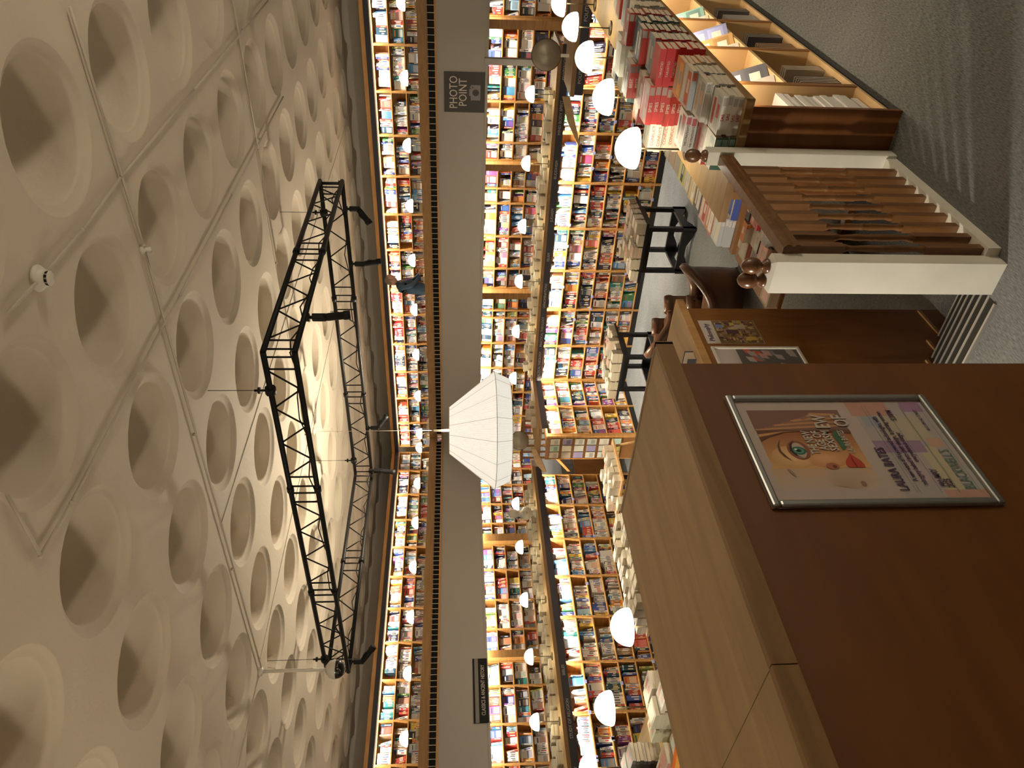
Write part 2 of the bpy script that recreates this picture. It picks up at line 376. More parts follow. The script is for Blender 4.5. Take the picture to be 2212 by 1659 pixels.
# ------------------------------------------------------------------ bookcases (one thing per bay, shared meshes)
_BC = {}
def bookcase_proto(w, d, zs, kick=0, side='shelf_oak'):
    key = (round(w, 3), d, tuple(zs), kick)
    if key in _BC: return _BC[key]
    r = empty('bookcase')
    z0, z1 = zs[0], zs[-1]
    for x0 in (0, w-.02):
        m = MB(); m.box(x0+.0006, x0+.0194, 0, d, z0-kick, z1+.02); m.build('side_panel', side, r)
    m = MB(); m.box(.02, w-.02, d-.012, d-.002, z0, z1); m.build('back_panel', 'shelf_oak', r)
    for z in zs:
        m = MB(); m.box(.0195, w-.0195, .004, d-.012, z, z+.018); m.build('shelf', side, r)
    if kick:
        m = MB(); m.box(.02, w-.02, .02, .05, z0-kick, z0); m.build('plinth', 'kick', r)
    _BC[key] = r; return r
def bookcase(loc, rz, w, d, zs, label, group, kick=0, rows=None, pal=None, faceout=.10, fullness=None):
    p = bookcase_proto(w, d, zs, kick)
    o = place(p, loc, rz, label=label, group=group, cat='bookcase'); o.name = 'bookcase'
    M = Matrix.Translation(loc) @ Matrix.Rotation(rz, 4, 'Z')
    for k in range(len(zs)-1):
        if rows is not None and k not in rows: continue
        fill_row(M @ Matrix.Translation((.021, 0, zs[k]+.0185)), w-.042, zs[k+1]-zs[k]-.025, d, pal(k) if pal else None, fullness, faceout)
    return o
LOW = [-1.10, -.855, -.58, -.305, -.03, .245, .52]
# back run, fronts at Y = 11.45, seen from -Y  (local +y points into the shelf = +Y)
n = 7
for k in range(n):
    x = -9.14+.02+k*.82
    bookcase((x, 11.45, 0), 0, .82, .28, LOW, '%s oak bookcase from the corner, sunken floor, under the ledge with esoteric and religion signs' % ORD[k].capitalize(), 'oak bookcases along the back of the sunken floor', kick=.10)
# corner return, fronts at X = -9.12, facing +X: rotate so local +y -> -X
for k in range(2):
    bookcase((-9.12, 9.88+k*.78, 0), PI/2, .78, .28, LOW, ('Oak bookcase with low stair end beside the blue stair treads, sunken floor', 'Oak bookcase tucked into the inner corner of the sunken floor')[k], 'oak bookcases turning the corner', kick=.10)
for k in range(8):
    y = 10.17-.8*(k+1)
    bookcase((-10.45, y, 0), PI/2, .80, .28, LOW, '%s oak bookcase from the stair opening along the side ledge of the sunken floor' % ORD[k].capitalize(), 'oak bookcases along the side of the sunken floor', kick=.10)
for k in range(3):
    bookcase((-3.05+k*.75, 10.0, 0), 0, .75, .28, LOW, '%s oak bookcase under the politics sign, counted from the lit end panel' % ORD[k].capitalize(), 'oak bookcases under the politics sign', kick=.10)
# end panel of the politics run and display shelves on the corner end
m = MB(); m.box(-3.115, -3.055, 9.93, 10.6, -1.2, .54); m.build('end_panel', 'shelf_oak', label='lit orange wood end panel closing the politics bookcases', cat='panel')
r = empty('display_case', (-9.72, 9.84, 0), label='Narrow end display case with face-out cards beside the stair opening', cat='display case')
m = MB(); m.box(.0, .02, 0, .03, -1.2, .54); m.box(.56, .60, -.02, .03, -1.2, .54); m.build('side_panel', 'shelf_oak', r)
m = MB(); m.box(.02, .56, .012, .03, -1.2, .54); m.box(.02, .56, 0, .012, -1.2, -.86); m.build('back_panel', 'mid_panel', r)
for k in range(6):
    z = -.84+k*.225; m = MB(); m.box(.02, .56, -.025, .012, z, z+.012); m.build('shelf', 'mid_panel', r)
    x = .06
    for q in range(3):
        T = Matrix.Translation((-9.72+x, 9.815, z+.013)); c1 = jit(random.choice(((.6, .55, .45), (.5, .5, .42), (.62, .58, .50), (.45, .4, .32), (.3, .26, .42), (.5, .40, .10), (.35, .5, .4))))
        SB.box(0, .14, 0, .012, 0, .17, M=T, cols=[PAGE, PAGE, c1, PAGE, PAGE, PAGE])
        SB.quad([T @ Vector(v_) for v_ in ((.02, -.0008, .03), (.12, -.0008, .03), (.12, -.0008, .10), (.02, -.0008, .10))], jit(c1, .5)); x += .165

# mid-level and upper-level wall shelves
MID = [.235, .51, .785, 1.06, 1.335, 1.61]
UP = [2.0, 2.24, 2.515, 2.785, 3.06, 3.335, 3.61]
mids = [(-3.88, -3.3), (-4.59, -3.88), (-5.37, -4.59), (-5.72, -5.37), ('p', -5.86, -5.72), (-6.3, -5.86), (-6.62, -6.3), (-7.36, -6.62), (-8.13, -7.36), (-8.62, -8.13), ('p', -8.78, -8.62), (-9.2, -8.78), (-9.4, -9.2), (-10.1, -9.4), (-10.83, -10.1), (-11.58, -10.83), (-12.35, -11.58), (-13.1, -12.35), ('p', -3.3, -3.14), (-3.14, -2.4), (-2.4, -1.7)]
kk = 0
for e in mids:
    if e[0] == 'p':
        m = MB(); m.box(e[1]+.003, e[2]-.003, 13.86, 14.38, 0, 1.63)
        m.build('pilaster_panel', 'shelf_oak', label='Orange wood pilaster between the mid-level bookcases, at ' + {-5.86: 'the politics side', -8.78: 'the middle of the back wall', -3.3: 'the grey post'}[e[1]], cat='panel'); continue
    a, b_ = e; cov = (b_-a) < .6
    bookcase((a, 14.05, 0), 0, b_-a, .28, MID, '%s oak bookcase along the mid-level back wall, below the white band' % ORD[kk].capitalize(), 'mid-level bookcases on the back wall', rows=(0, 1, 2, 3, 4), faceout=.7 if cov else .3); kk += 1
lm = [(12.85, 13.4), (12.22, 12.85), (11.61, 12.22), (11.19, 11.61), ('p', 10.98, 11.19), (10.28, 10.98), (9.5, 10.28), (8.79, 9.5), (8.24, 8.79), ('p', 8.07, 8.24), (7.55, 8.07), (6.8, 7.55), (6.07, 6.8), (5.3, 6.07), (4.5, 5.3)]
kk = 0
for e in lm:
    if e[0] == 'p':
        m = MB(); m.box(-13.85, -13.42, e[1]+.003, e[2]-.003, 0, 1.63)
        m.build('pilaster_panel', 'shelf_oak', label='Orange wood pilaster on the side wall, mid level, %s' % ('nearer the corner' if e[1] > 10 else 'nearer the history sign'), cat='panel'); continue
    a, b_ = e; cov = (b_-a) < .6
    bookcase((-13.55, a, 0), PI/2, b_-a, .28, MID, '%s oak bookcase from the corner along the mid-level side wall' % ORD[kk].capitalize(), 'mid-level bookcases on the side wall', rows=(0, 1, 2, 3, 4), faceout=.7 if cov else .3); kk += 1
for k in range(15):
    bookcase((-13.38+.81*k, 14.05, 0), 0, .81, .28, UP, '%s oak bookcase from the corner along the upper gallery back wall' % ORD[k].capitalize(), 'upper gallery bookcases on the back wall', rows=(2, 3, 4, 5), pal=lambda q, k=k: REDS if k < 7 and q == 5 else PC)
for k in range(11):
    bookcase((-13.55, 13.38-.805*(k+1), 0), PI/2, .805, .28, UP, '%s oak bookcase from the corner along the upper gallery side wall' % ORD[k].capitalize(), 'upper gallery bookcases on the side wall', rows=(2, 3, 4, 5))
bookcase((-13.55, 13.385, 0), PI/2, .66, .28, UP, 'Oak bookcase right in the corner of the upper gallery, side wall end', 'upper gallery bookcases on the side wall', rows=(2, 3, 4, 5))
bookcase((-13.55, 13.405, 0), PI/2, .64, .28, MID, 'Oak bookcase right in the mid-level corner, side wall end', 'mid-level bookcases on the side wall')
for p in list(_BC.values()): kill(p)
for o in [o for o in bpy.data.objects if o.name.startswith('bookcase') and o.parent is None and 'label' not in o]: kill(o)

# ------------------------------------------------------------------ ledges round the sunken floor
def ledge(label, boxes, heads, signs, lips):
    r = empty('ledge', label=label, cat='ledge')
    m = MB(); [m.box(*b) for b in boxes]; m.build('worktop', 'top_wood', r)
    m = MB(); [m.box(*b) for b in lips]; m.build('front_lip', 'lip_wood', r)
    m = MB(); [m.box(*b) for b in heads]; hb = m.build('header_board', 'navy', r)
    for s_, loc, rot in signs: text(s_, .062, 'bronze_text', loc, rot, hb)
    return r
ledge('long wooden ledge above the back bookcases with dark sign board, piled with books',
      [(-9.2, -2.85, 11.28, 12.0, .66, .70)], [(-9.15, -2.85, 11.265, 11.285, .535, .645)],
      [(s_, (x, 11.2625, .572), FACE_Y) for s_, x in (('ESOTERICISM', -3.16), ('MIND BODY SPIRIT', -3.90), ('BUDDHISM', -4.72), ('JUDAISM', -5.50), ('ISLAM', -6.28), ('DENOMINATIONS', -7.06), ('PRACTICAL THEOLOGY', -7.84), ('PRACTICAL THEOLOGY', -8.62))],
      [(-9.2, -2.85, 11.262, 11.28, .645, .70)])
ledge('short wooden ledge at the corner above the return bookcases, with round mirror',
      [(-9.72, -8.95, 9.80, 11.26, .66, .70)], [(-8.955, -8.935, 9.85, 11.2, .535, .645)], [], [(-8.95, -8.932, 9.80, 11.26, .645, .70), (-9.72, -8.95, 9.785, 9.80, .645, .70)])
ledge('long wooden ledge above the side bookcases with dark sign board and plaster figure',
      [(-11.1, -10.28, 3.4, 10.22, .66, .70)], [(-10.285, -10.265, 3.4, 10.2, .535, .645)],
      [(s_, (-10.262, y, .572), FACE_X) for s_, y in (('BIBLES', 5.94), ('STUDY OF RELIGION', 5.20), ('PHILOSOPHY', 4.35))],
      [(-10.28, -10.262, 3.4, 10.22, .645, .70)])
ledge('wooden ledge above the politics bookcases beside the near lamps',
      [(-3.12, -.9, 9.83, 10.5, .66, .70)], [(-3.1, -.9, 9.815, 9.835, .535, .645)],
      [('POLITICS', (x, 9.812, .572), FACE_Y) for x in (-2.83, -2.09, -1.3)], [(-3.12, -.9, 9.812, 9.83, .645, .70)])
# wooden fins tapering off the ledge ends
for nm, pts, y0 in (('cream wooden fin tapering off the corner ledge below the round mirror', ((-9.35, .74), (-9.72, .58), (-9.95, .50), (-9.95, .56), (-9.72, .72), (-9.35, .82)), 9.74),
                    ('cream wooden fin tapering off the politics ledge below the round mirror', ((-3.12, .70), (-3.45, .60), (-3.75, .50), (-3.75, .53), (-3.45, .70), (-3.12, .80)), 9.80)):
    m = MB(); m.prism(pts, -y0-.04, -y0, M=Matrix.Rotation(PI/2, 4, 'X')); m.build('handrail_fin', 'top_pale', label=nm, cat='handrail')

# ------------------------------------------------------------------ table lamps
lp = empty('table_lamp')
m = MB(); m.lathe([(.0, .0), (.062, .0), (.062, .010), (.055, .014), (.012, .018), (0, .018)], n=24); m.build('base', 'brass_dark', lp)
m = MB(); m.tube((0, 0, .016), (0, 0, .37), .0055, n=8); m.tube((0, 0, .29), (0, 0, .32), .012, n=8); m.build('stem', 'brass_dark', lp)
pr = []
for k in range(9):
    a = PI/2*k/8; pr.append((.122*math.cos(a)+.0, .318+.122*math.sin(a)))
pr = [(.100, .308), (.118, .310)]+pr; pr[-1] = (.004, .44)
m = MB(); m.lathe(pr, n=24); m.build('lamp_shade', 'lamp_glass', lp)
def lamp(x, y, z, label, group): return place(lp, (x, y, z), 0, label=label, group=group, cat='lamp')
for k, (x, y) in enumerate(((-1.663, 4.313), (-1.663, 5.243), (-1.66, 6.20), (-1.655, 7.12), (-1.66, 8.05))):
    lamp(x, y, .8, '%s white dome table lamp on the long book table, counting from the white post' % ORD[k].capitalize(), 'dome lamps on the long book table')
for k, x in enumerate((-3.588, -4.663, -5.757, -6.823, -7.895, -9.0)):
    lamp(x, 11.36, .70, '%s white dome lamp on the back ledge, counting from the politics side' % ORD[k].capitalize(), 'dome lamps on the back ledge')
for k, y in enumerate((9.447, 8.426, 7.332, 6.30, 5.27, 4.24)):
    lamp(-10.48, y, .70, '%s white dome lamp on the side ledge, counting from the stair opening' % ORD[k].capitalize(), 'dome lamps on the side ledge')
for k in range(9):
    lamp(-2.68-1.12*k if k < 9 else -11.65, 12.66, 2.64, '%s white dome lamp along the back gallery rail, counting from the open end' % ORD[k].capitalize(), 'dome lamps on the back gallery rail')
for k in range(7):
    lamp(-11.76, 12.326-1.1*k, 2.64, '%s white dome lamp along the side gallery rail, counting from the corner' % ORD[k].capitalize(), 'dome lamps on the side gallery rail')
for k, (x, y) in enumerate(((-4.254, 2.749), (-5.219, 2.708), (-6.255, 2.74))):
    lamp(x, y, .75, ('White dome lamp behind the tall counter, nearest the stacks of small paperbacks', 'White dome lamp with its dark disc base showing on the side book table', 'White dome lamp at the far end of the side book table')[k], 'dome lamps on the side book table')
nl = lamp(-2.62, 1.60, .72, 'added dome lamp on an unseen stand behind the tall counter, lighting the white post', 'dome lamps on the side book table')  # extra lamp out of sight, added to brighten the white post
point('added_lamp_bulb', (-2.60, 1.63, .72+.285), 54, .07, (1, .91, .74))  # point light of the added lamp
t = empty('side_table', (-2.62, 1.55, 0), label='unseen wooden stand added behind the tall counter under the dome lamp', cat='table')  # stand added only to carry the extra lamp
m = MB(); m.box(-.2, .2, -.2, .2, .69, .72); m.build('table_top', 'top_wood', t)
m = MB(); m.box(-.16, .16, -.16, .16, 0, .69); m.build('cabinet', 'mid_panel', t)
kill(lp)

# ------------------------------------------------------------------ pendant
def pendant(x, y, label, soft=.10):
    r = empty('pendant_lamp', (x, y, 0), label=label, cat='pendant lamp', group='pleated pendant lamps')
    m = MB(); m.tube((0, 0, 2.50), (0, 0, ZC-.03), .0025, n=6); m.build('cable', 'pipe_paint', r)
    m = MB(); m.lathe([(0, ZC-.001), (.05, ZC-.001), (.05, ZC-.02), (.02, ZC-.035), (0, ZC-.035)], n=16); m.build('ceiling_rose', 'plastic_white', r)
    m = MB(); m.tube((0, 0, 2.24), (0, 0, 2.50), .016, n=10); m.build('rod', 'plastic_white', r)
    m = MB(); NP = 288; rows = [(.335, 2.275), (.84, 1.635), (.80, 1.57), (.74, 1.42)]
    i0 = len(m.v)
    for ri, (rr, z) in enumerate(rows):
        for k in range(NP):
            a = 2*PI*k/NP; q = rr*(1+(.007 if k % 2 else -.007)*(1 if ri else 1)); m.v.append((q*math.cos(a), q*math.sin(a), z))
    for ri in range(3):
        for k in range(NP):
            a, b_ = i0+ri*NP+k, i0+ri*NP+(k+1) % NP; m.f.append((a, b_, b_+NP, a+NP)); m.m.append(0); m.c.append((1, 1, 1)); m.sm.append(False)
    m.build('shade', 'shade_fabric', r)
    m = MB()
    for rr, z in ((.845, 1.635), (.336, 2.277), (.742, 1.42)):
        for k in range(48):
            a, b_ = 2*PI*k/48, 2*PI*(k+1)/48; m.tube((rr*math.cos(a), rr*math.sin(a), z), (rr*math.cos(b_), rr*math.sin(b_), z), .004, n=4, cap=False)
    for k in range(16):
        a = 2*PI*(k+.4)/16; m.tube((.338*math.cos(a), .338*math.sin(a), 2.277), (.848*math.cos(a), .848*math.sin(a), 1.635), .0022, n=4, cap=False); m.tube((.848*math.cos(a), .848*math.sin(a), 1.635), (.745*math.cos(a), .745*math.sin(a), 1.42), .0022, n=4, cap=False)
    m.build('seam_wire', 'pipe_paint', r)
    m = MB()
    for k in range(3):
        a = 2*PI*k/3; m.tube((0, 0, 2.26), (.33*math.cos(a), .33*math.sin(a), 2.27), .005, n=6)
    m.build('spider', 'plastic_white', r)
    m = MB(); m.lathe([(.0, 1.92), (.04, 1.94), (.055, 1.99), (.04, 2.05), (.0, 2.07)], n=14); m.build('bulb', 'bulb', r)
    point('pendant_light', (x, y, 2.16), 230, soft, (1, .87, .66))
pendant(-7.26, 7.96, 'large white pleated pendant lamp hanging over the sunken floor')
pendant(2.7, 4.6, 'unseen second pleated pendant added over the near walkway', .45); pendant(-5.2, -1.9, 'unseen third pleated pendant added behind the tall counter', .45)  # two pendants out of view, added to light the near side

# ------------------------------------------------------------------ truss, spotlights, camera dome, detector
tr = empty('lighting_truss', label='black square lighting truss hung by wires below the dimpled ceiling', cat='truss')
x0, x1, y0, y1, zt, zb = -8.24, -3.56, 4.83, 8.07, 3.70, 3.455
cor = [(x0, y0), (x1, y0), (x1, y1), (x0, y1)]
for k in range(4):
    a, b_ = Vector((*cor[k], 0)), Vector((*cor[(k+1) % 4], 0)); L = (b_-a).length; d = (b_-a)/L
    for z in (zt, zb):
        m = MB(); m.tube(a+Vector((0, 0, z)), b_+Vector((0, 0, z)), .024, n=10); m.build('chord', 'truss_black', tr)
    m = MB(); s_ = .0; pos = [.02]
    seg = L/ (3 if L > 4 else 2)
    for g in range(3 if L > 4 else 2):
        g0 = g*seg; nz = 6 if L > 4 else 6; span = seg-.36; up = True
        for q in (.04, .16): m.tube(a+d*(g0+q)+Vector((0, 0, zt)), a+d*(g0+q)+Vector((0, 0, zb)), .009, n=6)
        for q in range(nz):
            p0 = g0+.18+span*q/nz; p1 = g0+.18+span*(q+1)/nz
            m.tube(a+d*p0+Vector((0, 0, zt if up else zb)), a+d*p1+Vector((0, 0, zb if up else zt)), .008, n=6); up = not up
        for q in (seg-.17, seg-.05): m.tube(a+d*(g0+q)+Vector((0, 0, zt)), a+d*(g0+q)+Vector((0, 0, zb)), .009, n=6)
    m.build('web', 'truss_black', tr)
    for q in range(1, 3 if L > 4 else 2):
        m = MB()
        for z in (zt, zb):
            m = MB(); m.tube(a+d*(seg*q-.03)+Vector((0, 0, z)), a+d*(seg*q+.03)+Vector((0, 0, z)), .033, n=10); m.build('coupler', 'truss_black', tr)
        pass
for hx, hy in ((-3.95, 4.83), (-7.95, 4.83), (-3.95, 8.07), (-7.95, 8.07)):
    m = MB(); m.tube((hx, hy, zt+.02), (hx, hy, zt+.13), .010, n=6); m.tube((hx, hy, zt+.08), (hx, hy, zt+.10), .028, n=8); m.tube((hx-.03, hy, zt), (hx+.03, hy, zt), .045, n=10); m.tube((hx, hy, zt+.10), (hx, hy, ZC+.30), .003, n=5); m.build('hanging_wire', 'truss_black', tr)
m = MB()
for k in range(4):
    a, b_ = Vector((*cor[k], zb+.03)), Vector((*cor[(k+1) % 4], zb+.03))
    pts = [a.lerp(b_, t/20)+Vector((0, 0, .03*math.sin(t*1.9))) for t in range(21)]; m.path(pts, .006, 5)
m.build('cable', 'black', tr)
def spot(x, y, az_, tilt, label):
    r = empty('spotlight', (x, y, zb-.03), az_, label=label, cat='spotlight', group='black stage spotlights on the truss')
    m = MB(); m.tube((0, 0, .04), (0, 0, -.08), .014, n=8); m.box(-.03, .03, -.02, .02, .0, .05); m.build('clamp', 'black', r)
    M = Matrix.Translation((0, 0, -.12)) @ Matrix.Rotation(tilt, 4, 'Y')
    m = MB(); m.lathe([(0, .0), (.030, .0), (.034, -.04), (.034, -.16), (.040, -.17), (.040, -.22), (.0, -.22)], n=16, M=M); m.build('barrel', 'black', r)
    m = MB(); m.box(-.028, .028, -.028, .028, -.14, -.02); m.build('driver_box', 'black', r, bevel=.008)
    m = MB()
    for q in range(5): m.box(.032, .042, -.025, .025, -.06-q*.012, -.065-q*.012, M=M)
    m.build('fin', 'black', r)
spot(-3.90, 8.07, 3.82, -.9, 'black spotlight angled outward at the far corner of the truss on the camera sign side')
spot(-4.62, 8.07, .3, -.15, 'black spotlight hanging straight down from the back truss bar')
spot(-3.60, 5.38, 1.1, -.12, 'large black spotlight hanging below the nearest truss corner')
spot(-7.30, 8.07, .68, -.95, 'black spotlight angled outward on the back bar above the pendant')
spot(-8.05, 7.95, 3.0, -.2, 'black spotlight at the far corner of the truss above the stair opening')
spot(-8.22, 4.95, .68, -.9, 'black spotlight on the truss corner next to the security camera')
r = empty('security_camera', (-7.19, 4.25, 0), label='white dome security camera on a long ceiling pole beside the truss corner', cat='security camera')
m = MB(); m.tube((0, 0, ZC), (0, 0, 3.52), .017, n=12); m.lathe([(0, ZC), (.05, ZC), (.045, ZC-.03), (.02, ZC-.045)], n=16); m.build('pole', 'plastic_white', r)
m = MB(); m.lathe([(0, 3.53), (.04, 3.53), (.085, 3.49), (.098, 3.44), (.098, 3.425)], n=24); m.build('housing', 'plastic_white', r)
m = MB(); m.lathe([(.096, 3.425), (.090, 3.39), (.07, 3.355), (.04, 3.335), (0, 3.328)], n=24); m.build('dome', 'smoked_dome', r)
r = empty('smoke_detector', (-1.95, 3.24, ZC), label='round white smoke detector on the ceiling, cables either side', cat='smoke detector')
m = MB(); m.lathe([(0, 0), (.062, 0), (.066, -.012), (.060, -.022), (.052, -.026), (.050, -.03), (.045, -.045), (.036, -.05), (0, -.05)], n=28); m.build('housing', 'plastic_white', r)
m = MB(); m.lathe([(.030, -.05), (.031, -.062), (.037, -.065), (.030, -.072), (0, -.074)], n=24); m.build('cap', 'plastic_white', r)
m = MB()
for k in range(9):
    a = 2*PI*k/9; T = Matrix.Rotation(a, 4, 'Z'); m.box(.031, .0345, -.007, .007, -.062, -.051, M=T)
m.build('vent', 'black', r)
r = empty('junction_box', (-2.43, 4.40, ZC), label='small white sensor fitting on the ceiling seam', cat='fitting')
m = MB(); m.lathe([(0, 0), (.03, 0), (.03, -.02), (.012, -.03), (.02, -.06), (0, -.065)], n=14); m.build('housing', 'plastic_white', r)
def conduit(pts, label):
    m = MB(); m.path(pts, .009, 8)
    for p in pts[1:-1]: m.lathe([(0, .012), (.014, .006), (.014, -.008), (0, -.014)], c=p, n=10)
    for a_, b_ in zip(pts, pts[1:]):
        a_, b_ = Vector(a_), Vector(b_); nn = int((b_-a_).length/1.2)
        for q in range(1, nn): m.tube(a_.lerp(b_, q/nn)-Vector((0, 0, .006)), a_.lerp(b_, q/nn)+Vector((0, 0, .02)), .013, n=8)
    m.build('cable_conduit', 'pipe_paint', label=label, cat='cable')
z_ = ZC-.022
conduit([(-1.0, 4.36, z_), (-1.92, 4.38, z_), (-2.40, 4.40, z_), (-7.19, 4.27, z_)], 'long ceiling cable running past the white fitting to the security camera')
conduit([(-1.93, 4.40, z_), (-1.93, 6.0, z_), (-1.92, 9.5, z_)], 'ceiling cable running away above the camera sign')
conduit([(-1.93, 4.36, z_), (-1.96, 3.75, z_), (-1.95, 3.24, z_), (-1.93, 2.9, z_)], 'short ceiling cable feeding the smoke detector')
conduit([(-2.55, 2.40, z_), (-2.98, 2.40, z_), (-3.0, 2.75, z_), (-2.98, 4.3, z_), (-2.99, 4.75, z_), (-2.97, 6.4, z_), (-2.95, 9.0, z_)], 'bent ceiling cable turning sharply near the tall counter')
conduit([(-.2, 7.53, z_), (-3.0, 7.52, z_), (-9.5, 7.5, z_)], 'ceiling cable crossing above the truss')

# ------------------------------------------------------------------ signs on the balcony band
r = empty('wall_sign', (-3.885, FY-.001, 2.03), label='square dark grey sign with camera icon on the white balcony band', cat='sign')
m = MB(); m.box(-.315, .315, -.012, 0, -.325, .325); sb = m.build('sign_board', 'sign_grey', r)
text('PHOTO', .185, 'sign_text', (0, -.0135, .115), FACE_Y, sb, sx=.80); text('POINT', .185, 'sign_text', (0, -.0135, -.035), FACE_Y, sb, sx=.80)
m = MB(); m.box(-.12, .12, -.016, -.012, -.255, -.10); m.box(-.05, .06, -.016, -.012, -.10, -.075); m.box(.075, .1, -.0165, -.012, -.10, -.088); m.build('camera_icon', 'sign_icon', r, bevel=.004)
m = MB(); m.tube((0, -.012, -.18), (0, -.0175, -.18), .052, n=28); m.tube((.085, -.012, -.128), (.085, -.0175, -.128), .012, n=12); m.build('lens_mark', 'sign_grey', r)
r = empty('wall_sign', (FX+.001, 6.31, 1.79), label='long black sign with silver stripe on the side balcony band', cat='sign')
m = MB(); m.box(0, .012, -.55, .55, -.115, .125); sb = m.build('sign_board', 'black', r)
m = MB(); m.box(.012, .0135, -.55, .55, .035, .095); m.build('silver_stripe', 'sign_silver', r)
text('CLASSICS & ANCIENT HISTORY', .088, 'sign_text', (.0136, 0, -.065), FACE_X, sb, sx=.70)

# ------------------------------------------------------------------ near book table (long low bookcase)
bt = empty('book_table', (0, 0, 0), label='long low bookcase table with open shelves facing the carpet, stacked with books', cat='table')
TY0, TY1 = 3.56, 8.6
m = MB(); m.box(-1.76, -1.125, TY0, TY1, .765, .80); m.build('table_top', 'top_wood', bt)
m = MB(); m.box(-1.127, -1.118, TY0-.006, TY1, .762, .801); m.box(-1.76, -1.118, TY0-.008, TY0, .762, .801); m.build('edge_strip', 'lip_wood', bt)
m = MB(); m.box(-1.60, -1.16, 3.575, 3.60, .0, .765); m.build('end_panel', 'dark_panel', bt)
m = MB(); m.box(-1.50, -1.48, 3.60, TY1, .08, .765); m.build('back_panel', 'pale_ply', bt)
divs = [3.93, 4.60, 5.28, 5.96, 6.64, 7.32, 8.0]
for y in divs:
    m = MB(); m.box(-1.48, -1.162, y, y+.03, .08, .765); m.build('divider', 'pale_ply', bt)
    m = MB(); m.box(-1.162, -1.155, y-.003, y+.033, .08, .765); m.build('divider_edging', 'mid_panel', bt)
for a, b_ in zip(divs, divs[1:]):
    m = MB(); m.box(-1.48, -1.162, a+.03, b_, .44, .458); m.build('shelf', 'pale_ply', bt)
m = MB(); m.box(-1.48, -1.16, 3.60, TY1, .068, .085); m.build('bottom_board', 'pale_ply', bt)
m = MB(); m.box(-1.70, -1.19, 3.60, TY1, 0, .068); m.build('plinth', 'kick', bt)
m = MB()
for y in divs:
    for zz in (.30, .34, .56, .60, .66):
        m.box(-1.30, -1.294, y-.0006, y, zz, zz+.006)
m.build('peg_holes', 'kick', bt)
# far side of that table: stepped shelf facing the sunken floor
bs = empty('hanging_shelf', (0, 0, 0), label='low wooden shelf hung along the sunken side of the long book table', cat='shelf')
m = MB(); m.box(-2.28, -1.658, 4.15, 8.6, .405, .43); m.build('board', 'mid_panel', bs)
for y in (4.4, 5.8, 7.2, 8.4):
    m = MB(); m.prism([(-1.658, .20), (-1.658, .404), (-2.15, .404)], -y-.012, -y+.012, M=Matrix.Rotation(PI/2, 4, 'X')); m.build('bracket', 'dark_panel', bs)

# ------------------------------------------------------------------ individual books
_BM = {}
def book_meshes(L, W, T, cover, spine, deco, lying=True):
    """book lying flat, spine along -y edge, length L on x; origin at centre of bottom"""
    key = (round(L, 3), round(W, 3), round(T, 4), cover, spine, deco)
    if key in _BM: return _BM[key]
    h = .0016 if T < .03 else .0024; c = MB()
    c.box(-L/2, L/2, -W/2, W/2, T-h, T, cover); c.box(-L/2, L/2, -W/2, W/2, 0, h, cover); c.box(-L/2, L/2, -W/2-h, -W/2, 0, T, spine)
    if deco:
        d, e = deco
        c.quad([(-L*.42, -W*.40, T+.0004), (L*.42, -W*.40, T+.0004), (L*.42, W*.02, T+.0004), (-L*.42, W*.02, T+.0004)], d)
        c.quad([(-L*.36, W*.12, T+.0004), (L*.30, W*.12, T+.0004), (L*.30, W*.34, T+.0004), (-L*.36, W*.34, T+.0004)], e)
        c.quad([(-L*.12, -W*.33, T+.0008), (L*.22, -W*.33, T+.0008), (L*.22, -W*.08, T+.0008), (-L*.12, -W*.08, T+.0008)], e)
        c.quad([(L*.25, -W/2-h-.0003, 0.003), (L*.45, -W/2-h-.0003, .003), (L*.45, -W/2-h-.0003, T-.003), (L*.25, -W/2-h-.0003, T-.003)], d)
    pg = MB(); pg.box(-L/2+.003, L/2-.003, -W/2, W/2-.003, h, T-h)
    _BM[key] = (c.mesh('book_cover', 'print', True), pg.mesh('page_block', 'page')); return _BM[key]
NB = 0
def add_book(loc, rot, L, W, T, cover, spine, deco, label, group):
    global NB
    cm, pm = book_meshes(L, W, T, cover, spine, deco)
    o = bpy.data.objects.new('book', cm); COL.objects.link(o); o.location = loc; o.rotation_euler = rot; tag(o, label, 'book', group)
    p = bpy.data.objects.new('page_block', pm); COL.objects.link(p); p.parent = o; NB += 1
    return o
mat('ink_white', (.75, .70, .62), .5); mat('ink_red', (.50, .03, .03), .5); mat('ink_dark', (.03, .03, .03), .5)
def pile(x, y, z, n_, L, W, T, rz=0, c=None, sp_=None):
    M = Matrix.Translation((x, y, z)) @ Matrix.Rotation(rz, 4, 'Z')
    for k in range(n_):
        cc = jit(c or random.choice(PC)); P2 = jit((.50, .44, .33), .12)
        dx = random.uniform(-.006, .006)
        SB.box(-L/2+dx, L/2+dx, -W/2, W/2, k*T, k*T+.002, cc, M=M)
        SB.box(-L/2+dx, L/2+dx, -W/2+.002, W/2, k*T+.002, (k+1)*T-.001, cols=[P2, P2, sp_ or P2, P2, P2, P2], M=M)
    SB.quad([M @ Vector(q) for q in ((-L*.4, -W*.35, n_*T+.0003), (L*.4, -W*.35, n_*T+.0003), (L*.4, W*.3, n_*T+.0003), (-L*.4, W*.3, n_*T+.0003))], jit(c or (.6, .57, .5)))
